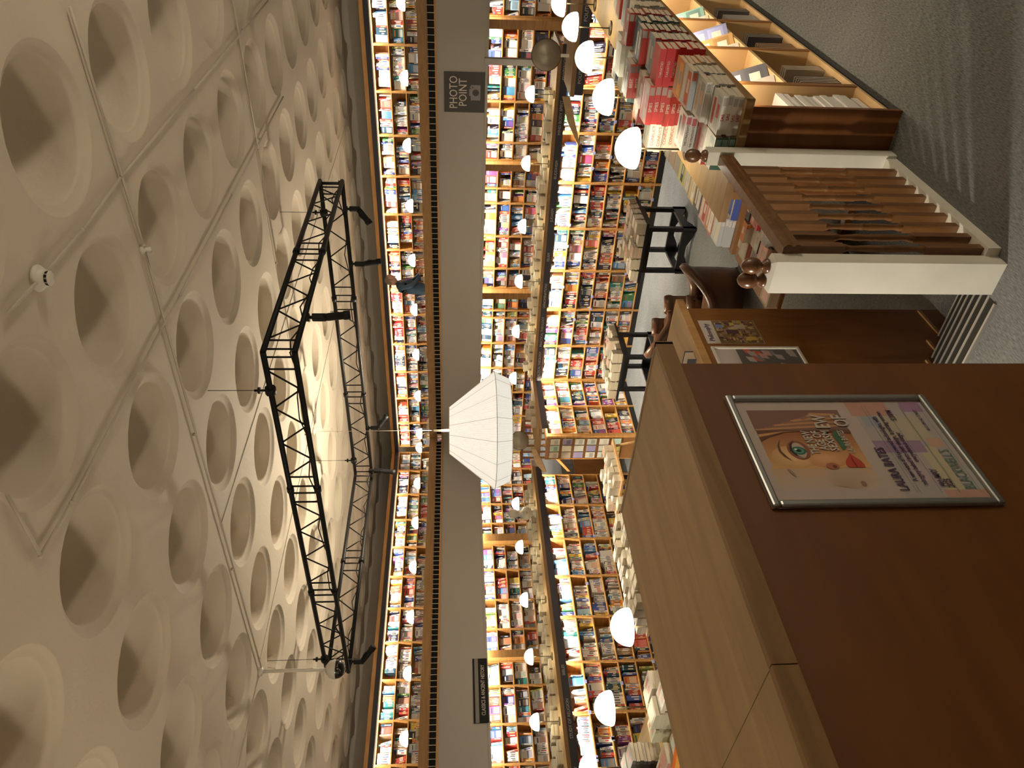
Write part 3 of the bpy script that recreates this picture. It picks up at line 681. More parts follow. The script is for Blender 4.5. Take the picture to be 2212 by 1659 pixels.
def stack(x, y, z, n, L, W, T, cover, spine, deco, label, group, rz=0, word=None, ink='ink_white', ws=None, jig=.006, word_sx=1, mass=False):
    zz = z
    if mass: pile(x, y, z, n, L, W, T, rz, cover, spine); return
    for k in range(n):
        o = add_book((x+random.uniform(-jig, jig), y+random.uniform(-jig, jig), zz+.0003), (0, 0, rz+random.uniform(-.03, .03)), L, W, T, cover, spine, deco, label, group)
        if word:
            s_ = ws or T*.72
            text(word, s_, ink, (-L*.05, -W/2-.0035, T*.5-s_*.36), FACE_Y, o, sx=word_sx, extrude=.0003)
        zz += T+.0006
    return zz
CW = (.70, .66, .58); RED = (.50, .035, .035); DR = (.35, .03, .03); GRN = (.03, .09, .06); TEAL = (.25, .38, .35); BLK = (.03, .03, .035)
def cname(c):
    r_, g_, b2 = c; mx_ = max(c)
    if mx_ < .12: return 'black'
    if min(c) > .5: return 'white' if b2 > .55 else 'cream'
    if max(c)-min(c) < .08: return 'grey'
    if r_ == mx_: return 'red' if g_ < .45*r_ and b2 < .5*r_ else ('orange' if g_ < .6*r_ else ('yellow' if b2 < .4*r_ else 'tan'))
    if b2 == mx_: return 'purple' if r_ > .7*b2 else 'blue'
    return 'green'
G = 'book stacks on the long book table'
def L1(desc): return desc+', long book table'
stack(-1.40, 3.665, .80, 3, .165, .155, .034, CW, GRN, (TEAL, (.55, .60, .52)), L1('Dark green spined book in the end stack next to the white post'), 'dark green spined stack')
stack(-1.215, 3.665, .80, 4, .19, .15, .026, (.55, .53, .50), (.62, .60, .55), ((.40, .38, .36), (.45, .05, .05)), L1('White spined military paperback in the stack at the front edge corner'), 'SAS stack at the corner', word='SAS', ink='ink_red', ws=.022)
stack(-1.44, 3.85, .80, 3, .20, .15, .03, (.50, .25, .22), RED, ((.55, .45, .40), RED), L1('Red spined hardback in the low stack behind the green ones'), 'low red stack', word='SMILEY', ws=.02)
zt_ = stack(-1.21, 3.84, .80, 5, .20, .155, .028, (.50, .49, .46), (.60, .58, .54), ((.30, .29, .28), (.55, .30, .18)), L1('Grey illustrated paperback in the second stack along the front edge'), 'grey illustrated stack')
stack(-1.21, 4.01, .80, 6, .20, .155, .028, (.46, .44, .40), (.35, .38, .42), ((.50, .12, .07), (.60, .50, .40)), L1('Picture covered paperback in the third stack along the front edge'), 'picture covered stack')
stack(-1.44, 4.03, .80, 5, .20, .15, .03, (.68, .66, .62), (.62, .60, .56), ((.45, .10, .12), (.12, .11, .12)), L1('White strategy hardback stacked behind the red hardbacks'), 'white strategy stack', word='THE STRATEGISTS', ink='ink_dark', ws=.018, word_sx=.8)
stack(-1.21, 4.18, .80, 6, .20, .155, .028, (.55, .22, .08), (.60, .50, .42), ((.65, .35, .12), (.28, .30, .30)), L1('Orange illustrated paperback in the fourth stack along the front edge'), 'orange illustrated stack')
stack(-1.42, 4.42, .80, 8, .225, .16, .034, (.42, .22, .20), RED, ((.40, .30, .28), (.5, .1, .1)), L1('Red hardback lettered in white capitals in the tall stack midway'), 'tall red stack', word='SPIES', ws=.026)
stack(-1.64, 4.58, .80, 5, .22, .16, .038, (.66, .64, .57), (.66, .64, .58), ((.60, .58, .50), (.45, .50, .46)), L1('White conflict hardback in the stack beside the first lamp stem'), 'white conflict stack', word='CONFLICT', ink='ink_red', ws=.026)
stack(-1.20, 4.40, .80, 7, .20, .15, .036, RED, (.55, .02, .03), None, L1('Glossy bright red book in the front edge stack'), 'bright red stack', word='TARGETED', ws=.018)
stack(-1.20, 4.60, .80, 7, .20, .15, .034, (.32, .36, .40), (.55, .02, .03), ((.20, .28, .32), (.6, .5, .4)), L1('Bright red spined book with blue cover in the front edge stack'), 'red and blue stack')
stack(-1.43, 4.68, .80, 7, .20, .15, .036, (.50, .42, .36), (.50, .06, .04), ((.40, .16, .12), (.6, .58, .5)), L1('Tan covered hardback with red spine in the middle stack'), 'tan covered stack', word='MI6', ws=.022)
stack(-1.20, 4.80, .80, 8, .20, .15, .034, BLK, (.45, .05, .04), ((.3, .3, .3), (.6, .6, .55)), L1('Black covered book with red spine by the front edge'), 'black covered stack')
stack(-1.43, 4.90, .80, 8, .21, .15, .037, (.30, .22, .20), (.48, .05, .03), ((.2, .15, .14), (.6, .6, .55)), L1('Orange red hardback in the tall stack behind the middle'), 'orange red stack', word='BEST', ws=.028)
rest = [(-1.20, 5.02, 7, (.05, .10, .12), (.04, .10, .10)), (-1.43, 5.12, 7, (.50, .50, .46), (.25, .28, .27)), (-1.20, 5.22, 8, (.40, .10, .08), (.42, .04, .04)), (-1.43, 5.34, 8, (.55, .53, .48), (.40, .42, .38)),
        (-1.20, 5.44, 6, (.60, .56, .46), (.30, .30, .26)), (-1.64, 5.04, 5, (.35, .12, .10), (.38, .05, .05)), (-1.64, 5.44, 5, (.10, .14, .14), (.06, .10, .10)), (-1.43, 5.56, 7, (.52, .50, .40), (.45, .44, .36)), (-1.20, 5.68, 6, (.30, .32, .34), (.34, .34, .34)),
        (-1.64, 5.68, 5, (.50, .48, .38), (.40, .40, .34)), (-1.20, 5.92, 6, (.55, .10, .08), (.5, .05, .04)), (-1.64, 5.94, 5, (.14, .2, .25), (.1, .14, .2)), (-1.20, 6.2, 5, (.55, .52, .45), (.5, .48, .4))]
for k, (x, y, n_, c1, c2) in enumerate(rest):
    stack(x, y, .80, n_, .20, .15, .034, c1, c2, ((.45, .43, .38), jit(c1)), '%s book in the %s stack beyond the tall red one, long book table' % (cname(c1).capitalize(), ORD[k]), 'far stacks on the long book table %d' % k, mass=k > 5)
# books within the open shelves under the table
for k in range(13):
    add_book((-1.30+random.uniform(-.012, .012), 3.755, .087+.0345*k), (0, 0, PI/2), .25, .20, .034, (.55, .54, .52), (.62, .60, .58), None, 'Silver backed book in the neat pile filling the end cubby', 'silver pile in the end cubby')
for k in (0,):
    for q, (y0_, z0_, cs) in enumerate(((4.10, .46, ((.55, .50, .46), (.10, .10, .12))), (4.75, .46, ((.60, .58, .52), (.50, .30, .12), (.25, .28, .5))), (5.45, .46, ((.62, .58, .52), (.25, .45, .42))), (6.1, .46, ((.5, .3, .25), (.6, .6, .55))))):
        for s_, c1 in enumerate(cs):
            add_book((-1.255+.02*s_, y0_-.02+.15*s_, z0_+.105), (math.radians(66), 0, math.radians(64)), .17, .23, .012, c1, c1, (jit(c1, .4), (.65, .62, .55)), '%s fronted copy leaning in the %s upper cubby' % (cname(c1).capitalize(), ORD[q]), 'display copies in the cubbies %d %d' % (q, s_))
for q, (y0_, n_, c1) in enumerate(((4.12, 4, (.20, .18, .20)), (4.35, 3, (.5, .44, .36)), (4.80, 4, (.30, .13, .05)), (5.05, 3, (.10, .10, .13)), (5.5, 5, (.45, .45, .47)), (5.75, 3, (.12, .11, .12)))):
    for k in range(n_):
        add_book((-1.28, y0_+.028*k, .085+.115), (PI/2, 0, math.radians(1)), .18, .23, .024, c1, jit(c1, .2), None, '%s upright book, %s batch along the dark lower cubbies' % (cname(c1).capitalize(), ORD[q]), 'upright books in the lower cubbies %d' % q)
# low ledge row on the sunken side
LC = [(.55, .58, .62), (.62, .25, .18), (.68, .40, .36), (.12, .11, .14), (.68, .50, .22), (.66, .62, .5), (.70, .66, .20), (.42, .40, .42), (.68, .48, .44), (.66, .62, .56), (.30, .28, .34), (.6, .55, .5)]
for k, c1 in enumerate(LC):
    y = 4.27+.155*k
    stack(-2.16, y, .43, 4, .19, .14, .022, c1, jit(c1, .1), (jit(random.choice(PC)), (.7, .66, .58)), '%s paperback in the %s pile along the low hanging shelf' % (cname(c1).capitalize(), ORD[k]), 'piles on the low shelf %d' % k, mass=k > 6)
    if k < 9:
        c2 = jit(random.choice(PC)); stack(-1.97, y, .43, 2, .19, .14, .022, c2, c2, (jit(random.choice(PC)), (.7, .66, .58)), 'x', 'x', mass=True)
# round-legged display table on the sunken floor with red books
t = empty('display_table', (-3.0, 5.62, -1.2), label='dark low display table behind the balustrade, holding red and white books', cat='table')
m = MB(); m.box(-.42, .50, -.55, .55, .70, .73); m.build('table_top', 'mid_panel', t)
m = MB(); m.box(-.03, .03, -.35, .35, .05, .70); m.build('pedestal', 'dark_panel', t)
m = MB(); m.box(-.38, .38, .05, .12, 0, .06); m.build('foot', 'dark_panel', t)
rb = [(-3.10, 6.00, 3, (.68, .64, .57), (.64, .6, .5)), (-2.92, 5.98, 4, (.72, .10, .05), (.74, .62, .5)), (-2.74, 5.98, 4, (.70, .56, .5), (.66, .56, .48)), (-3.12, 5.78, 4, (.66, .62, .55), (.62, .2, .2)), (-2.92, 5.78, 6, (.74, .22, .03), (.70, .62, .5)), (-2.72, 5.78, 6, (.05, .04, .05), (.04, .03, .03)),
      (-3.12, 5.58, 3, (.30, .29, .30), (.6, .58, .5)), (-2.92, 5.58, 4, (.60, .58, .56), (.10, .1, .12)), (-2.70, 5.58, 6, (.66, .20, .15), (.60, .04, .04)), (-3.14, 5.38, 3, (.45, .38, .35), (.6, .55, .5)), (-2.95, 5.38, 4, (.70, .40, .36), (.66, .6, .5)), (-2.75, 5.38, 5, (.5, .5, .5), (.7, .66, .6)), (-3.2, 5.18, 3, (.7, .45, .42), (.68, .6, .5)), (-2.98, 5.18, 3, (.66, .64, .6), (.05, .05, .06))]
for k, (x, y, n_, c1, c2) in enumerate(rb):
    stack(x, y, -.47, n_, .18, .17, .028, c1, c2, (jit(c1, .4), (.7, .55, .45)), '%s fronted book in the %s pile of the low display table' % (cname(c1).capitalize(), ORD[k]), 'piles on the low display table %d' % k, mass=k in (0, 3, 6, 9, 12))
print('individual books so far', NB)

# side book table (beyond the tall counter)
t = empty('book_table', (0, 0, 0), label='pale wooden book table behind the tall counter, dim stacks and lamps on top', cat='table')
m = MB(); m.box(-9.5, -3.38, 1.95, 2.78, .715, .75); m.build('table_top', 'top_wood', t)
m = MB(); m.box(-9.4, -3.42, 2.0, 2.7, 0, .715); m.build('cabinet', 'mid_panel', t)
for k, (x, y, n_, c1) in enumerate(((-4.28, 2.62, 5, CW), (-4.46, 2.66, 4, (.66, .62, .56)), (-4.78, 2.62, 5, (.68, .62, .58)), (-4.96, 2.66, 4, (.62, .60, .62)), (-5.0, 2.45, 4, (.6, .62, .5)), (-4.75, 2.42, 6, (.62, .62, .52)), (-4.52, 2.42, 5, (.66, .64, .58)), (-4.3, 2.40, 5, (.66, .64, .58)),
                               (-5.38, 2.42, 8, (.25, .26, .27)), (-5.6, 2.46, 8, (.30, .33, .32)), (-5.38, 2.22, 8, (.28, .26, .25)), (-5.6, 2.22, 7, (.4, .42, .4)), (-5.1, 2.2, 3, (.62, .60, .54)), (-4.9, 2.18, 4, (.6, .3, .25)), (-4.65, 2.17, 3, (.55, .62, .60)))):
    stack(x, y, .75, n_, .185, .135, .026, c1, (.10, .09, .09) if 8 <= k < 12 else jit(c1), (jit(c1, .3), (.55, .2, .15)), '%s book in the %s stack of the side book table' % (cname(c1).capitalize(), ORD[k]), 'stacks on the side book table %d' % k, mass=k not in (1, 2, 4, 6, 8, 9, 12))
add_book((-4.66, 2.02, .80), (math.radians(20), 0, .3), .23, .17, .02, (.85, .20, .03), (.85, .25, .05), ((.80, .10, .03), (.9, .45, .1)), 'Bright orange red book at the very edge of the side book table', 'orange book')
print('individual books', NB)

# ------------------------------------------------------------------ piles too many to count: ledges, gallery desks, far tables (part of the shelf mass)
PG = (.62, .58, .50)
x = -9.0
while x < -3.5:
    if min(abs(x-l) for l in (-3.54, -4.60, -5.66, -6.72, -7.78, -8.85)) > .0:
        for row in range(2): pile(x, 11.54+.2*row, .70, random.randint(2, 4)+row, .16, .13, .028, random.uniform(-.1, .1), PG)
    x += random.uniform(.17, .23)
y = 10.0
while y > 3.6:
    for row in range(2): pile(-10.66-.2*row, y, .70, random.randint(2, 4)+row, .13, .16, .028, random.uniform(-.1, .1), PG)
    y -= random.uniform(.17, .23)
for k in range(3): pile(-9.2-.0*k, 10.3+.22*k, .70, random.randint(3, 6), .16, .14, .028, 0, PG)
x = -11.2
while x < -2.3:
    if random.random() < .6: pile(x, 12.50, 2.64, random.randint(2, 6), .15, .13, .03, 0, PG)
    x += random.uniform(.17, .3)
y = 12.1
while y > 4.5:
    if random.random() < .6: pile(-11.64, y, 2.64, random.randint(2, 6), .13, .15, .03, 0, PG)
    y -= random.uniform(.17, .3)

def black_table(x, y, label):
    t = empty('side_table', (x, y, -1.2), label=label, cat='table', group='black low tables with shaped feet')
    m = MB(); m.box(-.47, .47, -.45, .45, .715, .75); m.build('table_top', 'lacquer', t)
    m = MB(); m.box(-.36, .36, -.34, .34, .62, .715); m.build('apron', 'lacquer', t)
    for sx in (-1, 1):
        for sy in (-1, 1):
            m = MB(); m.box(sx*.33-.03, sx*.33+.03, sy*.31-.03, sy*.31+.03, .0, .62); m.build('leg', 'lacquer', t)
    for k, s_ in enumerate((-1, 1)):
        pts = [(-.36, 0), (-.22, .03), (-.08, .10), (.08, .10), (.22, .03), (.36, 0), (.36, .19), (-.36, .19)]
        m = MB(); m.prism(pts, -.02, .02, M=Matrix.Translation((0, s_*.32, 0)) @ Matrix.Rotation(PI/2, 4, 'X')); m.build('shaped_foot', 'lacquer', t)
        m = MB(); m.prism(pts, -.02, .02, M=Matrix.Translation((s_*.34, 0, 0)) @ Matrix.Rotation(PI/2, 4, 'Z') @ Matrix.Rotation(PI/2, 4, 'X')); m.build('shaped_foot', 'lacquer', t)
black_table(-5.10, 9.70, 'black table in front of the back bookcases, near the islam sign, books on top')
black_table(-7.38, 9.75, 'black table in front of the back bookcases, beside the leather chairs')
for i in range(5):
    for k in range(5):
        pile(-5.47+.185*i, 9.35+.17*k, -.45, random.randint(3, 5), .165, .135, .026, random.uniform(-.05, .05), random.choice((PG, PG, (.65, .3, .22), (.35, .34, .36), (.7, .6, .15))))
        pile(-7.75+.185*i, 9.40+.17*k, -.45, random.randint(3, 6), .165, .135, .026, random.uniform(-.2, .2), random.choice((PG, PG, PG, (.55, .3, .26), (.2, .28, .38))))
t = empty('side_table', (-8.95, 8.62, -1.2), label='small oak legged table by the stair opening, stacked with books', cat='table')
m = MB(); m.box(-.42, .42, -.48, .50, .715, .745); m.build('table_top', 'oak_leg', t)
for sx in (-1, 1):
    for sy in (-1, 1):
        m = MB(); m.tube((sx*.34, sy*.40, .715), (sx*.42, sy*.52, 0), .024, .015, n=10); m.build('leg', 'oak_leg', t)
for i in range(4):
    for k in range(5): pile(-9.25+.19*i, 8.28+.17*k, -.455, random.randint(3, 6), .165, .135, .027, random.uniform(-.1, .1), random.choice((PG, PG, (.6, .25, .12), (.4, .4, .4))))
t = empty('side_table', (-8.65, 6.7, -1.2), label='long wooden table packed with neat book piles beside the tall counter', cat='table')
m = MB(); m.box(-.50, .50, -.95, .90, .715, .75); m.build('table_top', 'top_wood', t)
for sx in (-1, 1):
    for sy in (-1, 1):
        m = MB(); m.box(sx*.44-.03, sx*.44+.03, sy*.84-.03, sy*.84+.03, 0, .715); m.build('leg', 'mid_panel', t)
for i in range(5):
    for k in range(10): pile(-9.05+.19*i, 5.86+.175*k, -.45, random.randint(4, 7), .17, .14, .034, random.uniform(-.04, .04), random.choice((PG, PG, (.2, .2, .2), (.5, .48, .44))))
# lavender shelf tickets
for k in range(26):
    x = random.uniform(-9.0, -3.5); z = random.choice(LOW[:6]); SB.box(x, x+.05, 11.437, 11.446, z-.012, z+.03, (.40, .42, .72))
for k in range(22):
    y = random.uniform(4.2, 10.0); z = random.choice(LOW[:6]); SB.box(-10.446, -10.437, y, y+.05, z-.012, z+.03, (.40, .42, .72))
SB.build('shelf_books', 'print', color=True, label='rows and piles of books filling all the shelves, ledges and far tables', cat='books', kind='stuff')

# ------------------------------------------------------------------ tall counter with poster
ct = empty('counter', (0, 0, 0), label='tall brown wooden counter with pale worktop and framed poster on its side', cat='counter')
m = MB(); m.box(-2.18, -1.40, -1.2, 1.84, 0, 1.50); m.build('side_panel', 'dark_panel', ct)
m = MB(); m.box(-2.20, -1.405, .80, 1.93, 1.512, 1.55); m.box(-2.20, -1.405, -1.2, .797, 1.512, 1.55); m.build('worktop', 'top_pale', ct)
m = MB(); m.box(-1.405, -1.385, .80, 1.935, 1.495, 1.552); m.box(-1.405, -1.385, -1.2, .797, 1.495, 1.552); m.box(-2.2, -1.385, 1.925, 1.94, 1.495, 1.552); m.box(-2.2, -1.40, 1.84, 1.925, 1.495, 1.511); m.build('front_lip', 'lip_wood', ct)
# framed poster
py0, pz0, pw, ph = 1.228, .779, .440, .621
ps = empty('framed_poster', (-1.40, py0, pz0), label='aluminium framed event poster with half a face, on the brown counter side', cat='poster')
m = MB(); fw = .022
for a, b_, c1, d_ in ((0, pw, 0, fw), (0, pw, ph-fw, ph), (0, fw, fw, ph-fw), (pw-fw, pw, fw, ph-fw)): m.box(.0005, .016, a, b_, c1, d_)
m.build('frame', 'alu', ps, bevel=.006)
pp = MB()
def lx(lay): return .004+lay*.00012+len(pp.f)*.000004
def q2(u0, v0, u1, v1, col, lay=0): X0 = lx(lay); pp.quad([(X0, pw*u0, ph*v0), (X0, pw*u1, ph*v0), (X0, pw*u1, ph*v1), (X0, pw*u0, ph*v1)], col)
def poly2(pts, col, lay): X0 = lx(lay); pp.quad([(X0, pw*u, ph*v) for u, v in pts], col)
def ell(cu, cv_, ru, rv, col, lay, n_=24, rot=0, a0=0, a1=2*PI):
    poly2([(cu+ru*math.cos(a)*math.cos(rot)-rv*math.sin(a)*math.sin(rot), cv_+ru*math.cos(a)*math.sin(rot)+rv*math.sin(a)*math.cos(rot)) for a in [a0+(a1-a0)*k/n_ for k in range(n_)]], col, lay)
q2(0, 0, 1, 1, (.50, .42, .38))
q2(.06, .03, .94, .40, (.42, .38, .38), 1)
for u0, v0, u1, v1, col in ((.06, .03, .13, .22, (.50, .30, .24)), (.80, .22, .94, .42, (.50, .28, .22)), (.13, .12, .5, .2, (.50, .44, .30)), (.45, .17, .56, .40, (.33, .22, .34)), (.56, .10, .8, .3, (.46, .40, .32)), (.7, .3, .8, .38, (.34, .36, .42)), (.84, .05, .94, .15, (.34, .20, .34)), (.50, .07, .58, .14, (.52, .34, .24)), (.2, .22, .42, .30, (.46, .38, .40)), (.13, .03, .3, .10, (.44, .42, .42))): q2(u0, v0, u1, v1, col, 2)
# left: pale fading half of the face; middle: warm face strip; right: brown hair
for k in range(12):
    t_ = k/11; q2(.135+.187*k/12, .475, .135+.187*(k+1)/12, .93, tuple(a*(1-t_)+b_*t_ for a, b_ in zip((.50, .42, .37), (.56, .38, .24))), 1)
for k in range(10): ell(.23-.006*k, .60+.004*k, .085-.008*k, .11-.010*k, tuple(a*(1-k/9)+b_*k/9 for a, b_ in zip((.52, .40, .31), (.44, .31, .23))), 2+k)
ell(.185, .555, .022, .012, (.30, .19, .13), 13)
ell(.285, .845, .035, .008, (.36, .27, .21), 13, rot=.3)
for k in range(14):
    t_ = k/13; q2(.322+.34*k/14, .475, .322+.34*(k+1)/14, .917, tuple(a*(1-t_)+b_*t_ for a, b_ in zip((.66, .38, .16), (.34, .12, .05))), 1)
for k in range(8): ell(.42, .80, .10-.010*k, .10-.011*k, tuple(a*(1-k/7)+b_*k/7 for a, b_ in zip((.62, .36, .16), (.78, .50, .24))), 2+k)
for k in range(8): ell(.40, .66, .075-.008*k, .10-.011*k, tuple(a*(1-k/7)+b_*k/7 for a, b_ in zip((.60, .30, .13), (.74, .40, .20))), 2+k)
poly2([(.56, .917), (.663, .917), (.663, .475), (.63, .475), (.655, .65), (.645, .78), (.60, .87)], (.16, .07, .04), 12)
poly2([(.60, .917), (.625, .917), (.650, .80), (.656, .70), (.645, .80), (.615, .87)], (.62, .30, .12), 13)
# brow, eye, nose, lips
poly2([(.38, .815), (.42, .845), (.47, .858), (.52, .852), (.585, .825), (.52, .843), (.47, .846), (.42, .832)], (.14, .06, .03), 14)
ell(.478, .765, .085, .050, (.28, .10, .06), 12); ell(.475, .763, .070, .030, (.52, .40, .34), 13); ell(.472, .766, .036, .034, (.03, .14, .10), 14); ell(.472, .766, .026, .025, (.10, .32, .22), 15); ell(.472, .766, .013, .012, (.01, .02, .02), 16); ell(.484, .777, .007, .006, (.8, .8, .75), 17)
poly2([(.40, .755), (.43, .790), (.475, .806), (.53, .795), (.57, .765), (.53, .785), (.475, .795), (.43, .78)], (.04, .02, .02), 17)
ell(.335, .648, .028, .030, (.42, .15, .08), 12); ell(.330, .640, .014, .010, (.15, .04, .03), 13)
poly2([(.322, .578), (.345, .585), (.37, .580), (.395, .568), (.42, .552), (.445, .541), (.42, .528), (.395, .515), (.37, .506), (.345, .502), (.322, .503)], (.50, .06, .03), 13)
poly2([(.322, .545), (.38, .548), (.44, .540), (.38, .540), (.322, .536)], (.25, .01, .01), 14)
poly2([(.47, .56), (.62, .57), (.655, .55), (.655, .53), (.50, .535)], (.06, .14, .07), 12)
q2(.662, .475, .862, .92, (.22, .12, .09), 1)
for k in range(7):
    a = .665+.02*k; poly2([(a, .917-.05*k), (a+.012, .917-.045*k), (.70+.022*k, .74-.02*k), (.715+.018*k, .50), (.70+.018*k, .50), (.68+.02*k, .74-.02*k)], ((.50, .26, .13), (.30, .15, .09))[k % 2], 2+k)
sheet = pp.build('poster_sheet', 'print_matt', ps, color=True)
mat('ink_pale', (.55, .50, .45), .6); mat('ink_purple', (.08, .04, .10), .6); mat('ink_green', (.12, .22, .17), .6)
def ptf(s_, size, ink, u0, u1, v, bold=0):
    me = text_mesh(s_, size, ink, .0002, 'LEFT', 0, bold, 1); xs = [v_.co.x for v_ in me.vertices]; w_ = max(xs)-min(xs)
    text(s_, size, ink, (.0070, pw*u0, ph*v), FACE_X, sheet, sx=pw*(u1-u0)/w_, bold=bold, align='LEFT', extrude=.0002)
def pt(s_, size, ink, u, v, sx=1, bold=0, align='LEFT', spacing=1): text(s_, size, ink, (.0070, pw*u, ph*v), FACE_X, sheet, sx=sx, bold=bold, align=align, spacing=spacing, extrude=.0002)
ptf('THE NEW', .036, 'ink_pale', .439, .653, .673, .0008); ptf('AGE OF', .036, 'ink_pale', .474, .652, .626, .0008); ptf('SEXISM', .036, 'ink_pale', .466, .652, .579, .0008); ptf('LAURA BATES', .026, 'ink_pale', .448, .65, .512, .0003)
ptf('EW', .060, 'ink_pale', .675, .803, .560, .0012); ptf('OF', .060, 'ink_pale', .69, .802, .462, .0012)
ptf('LAURA BATES', .038, 'ink_purple', .122, .49, .372, .0006); ptf('A new wave of AI-powered technologies, with', .021, 'ink_purple', .20, .786, .308, .0003); ptf('misogyny baked into their design, is putting women', .021, 'ink_purple', .165, .835, .275, .0003); ptf('everywhere in danger', .021, 'ink_purple', .362, .633, .246, .0003)
ptf('14th MAY', .026, 'ink_purple', .145, .293, .196, .0005); ptf('2025', .026, 'ink_purple', .145, .215, .163, .0005); ptf('5.30PM', .024, 'ink_purple', .750, .849, .216, .0004); ptf('48-51 BROAD STREET', .014, 'ink_purple', .644, .855, .088)
ptf("BLACKWELL'S", .044, 'ink_green', .131, .465, .072)
m = MB()
for v in (.345, .33, .235, .16, .155, .06): m.box(.0066, .0068, pw*.1, pw*.9, ph*v, ph*v+.0006)
m.build('rule_lines', 'ink_green', ps)

# second tall unit with notices (below, on the sunken floor)
c2 = empty('cabinet', (-2.75, 4.24, -1.2), label='lighter brown wooden partition cabinet beyond the steps with a painting notice on it', cat='cabinet')
m = MB(); m.box(-.58, 0, -1.7, 0, 0, 1.815); m.build('side_panel', 'mid_panel', c2)
m = MB(); m.box(-.60, .0, -1.7, .07, 1.83, 1.865); m.build('worktop', 'top_pale', c2)
m = MB(); m.box(.0, .02, -1.7, .075, 1.815, 1.867); m.box(-.6, .02, .07, .085, 1.815, 1.867); m.box(-.6, 0, 0, .07, 1.815, 1.829); m.build('front_lip', 'oak_leg', c2)
for a, b_, z in ((-.02, -.30, .14), (-.38, -.56, .26), (-.60, -.76, .38)):
    m = MB(); m.box(.0, .012, b_, a, z, z+.022); m.build('moulding', 'oak_leg', c2)
# notice sheet (a generic busy painting under a white caption strip)
nt_ = MB(); X_ = -2.7485
nt_.box(X_-.0008, X_, 3.825, 4.09, .19, .572, (.60, .56, .55))
nt_.quad([(X_+.0002, 3.827, .193), (X_+.0002, 4.088, .193), (X_+.0002, 4.088, .482), (X_+.0002, 3.827, .482)], (.22, .14, .06))
rnd = random.Random(3)
for k in range(150):
    y = 3.83+rnd.random()*.24; z = .195+rnd.random()*.26; s1, s2 = .008+rnd.random()*.028, .008+rnd.random()*.035
    col = rnd.choice(((.30, .20, .08), (.20, .10, .05), (.45, .34, .10), (.14, .06, .05), (.55, .45, .30), (.10, .06, .08), (.60, .48, .14), (.36, .24, .2)))
    y1_, z1_ = min(y+s1, 4.088), min(z+s2, .48); x_ = X_+.0003+.00001*k; nt_.quad([(x_, y, z), (x_, y1_, z), (x_, y1_, z1_), (x_, y, z1_)], col)
for y, z, a_, b_, col in ((4.0, .42, .04, .05, (.18, .26, .50)), (3.93, .33, .05, .08, (.12, .05, .07)), (3.99, .27, .05, .07, (.5, .42, .34)), (3.86, .23, .04, .05, (.62, .44, .10))):
    nt_.quad([(X_+.0022, y, z), (X_+.0022, y+a_, z), (X_+.0022, y+a_, z+b_), (X_+.0022, y, z+b_)], col)
o = nt_.build('notice', 'print_matt', color=True, label='unframed painting notice with white caption strip pinned to the partition cabinet', cat='poster')
text('Philosophy', .05, 'ink_purple', (X_+.0012, 3.95, .515), FACE_X, o, sx=.9)
ps2 = empty('framed_poster', (-2.749, 3.36, -.01), label='white framed print in grey and pink, half hidden by the tall counter', cat='poster')
m = MB(); fw = .02
for a, b_, c1, d_ in ((0, .42, 0, fw), (0, .42, .58-fw, .58), (0, fw, fw, .58-fw), (.42-fw, .42, fw, .58-fw)): m.box(.0, .014, a, b_, c1, d_)
m.build('frame', 'plastic_white', ps2, bevel=.004)
m = MB(); m.quad([(.003, 0, 0), (.003, .42, 0), (.003, .42, .58), (.003, 0, .58)], (.12, .12, .12)); m.quad([(.0034, .02, .42), (.0034, .40, .42), (.0034, .40, .56), (.0034, .02, .56)], (.55, .50, .50))
for k in range(40):
    y = .03+rnd.random()*.32; z = .03+rnd.random()*.33; col = rnd.choice(((.55, .35, .32), (.40, .38, .38), (.60, .12, .08), (.24, .24, .24), (.5, .44, .42))); m.quad([(.0035+.00001*k, y, z), (.0035+.00001*k, y+.05, z+.01), (.0035+.00001*k, y+.06, z+.06), (.0035+.00001*k, y+.01, z+.045)], col)
m.build('print', 'print_matt', ps2, color=True)
m = MB(); m.box(-.16, .16, -.04, .04, 0, .05, mi=1); m.box(-.165, .165, -.045, -.04, 0, .055, mi=0); m.box(-.165, .165, .04, .045, 0, .055, mi=0)
o = m.build('binder', ['navy', 'page'], label='dark covered thick book lying on the partition cabinet top', cat='book'); o.location = (-2.96, 3.76, .666)

# ------------------------------------------------------------------ steps between the levels
sp = empty('stair_flight', (0, 0, 0), label='short carpeted flight with ribbed metal nosings going down beside the white post', cat='steps')
for k in range(7):
    y = 2.444+.243*k; z = -.1714*k
    xr = -1.66 if y > 3.5 else -1.56
    if k:
        m = MB(); m.box(-2.74, xr, y-.243, y, z-.17, z); m.build('tread', 'carpet', sp)
    m = MB(); m.box(-2.74, xr+.002, y-.05, y-.001, z-.02, z+.0035); m.build('nosing', 'rubber', sp) if k else None
    m = MB(); m.box(-2.74, xr+.002, y-.001, y+.009, z-.014, z+.0075); m.build('nosing_edge', 'metal', sp)
w = MB(); w.box(-2.8, -1.5, 2.30, 2.385, -1.2, -.26); st('wall_stair', w, 'mid_panel')
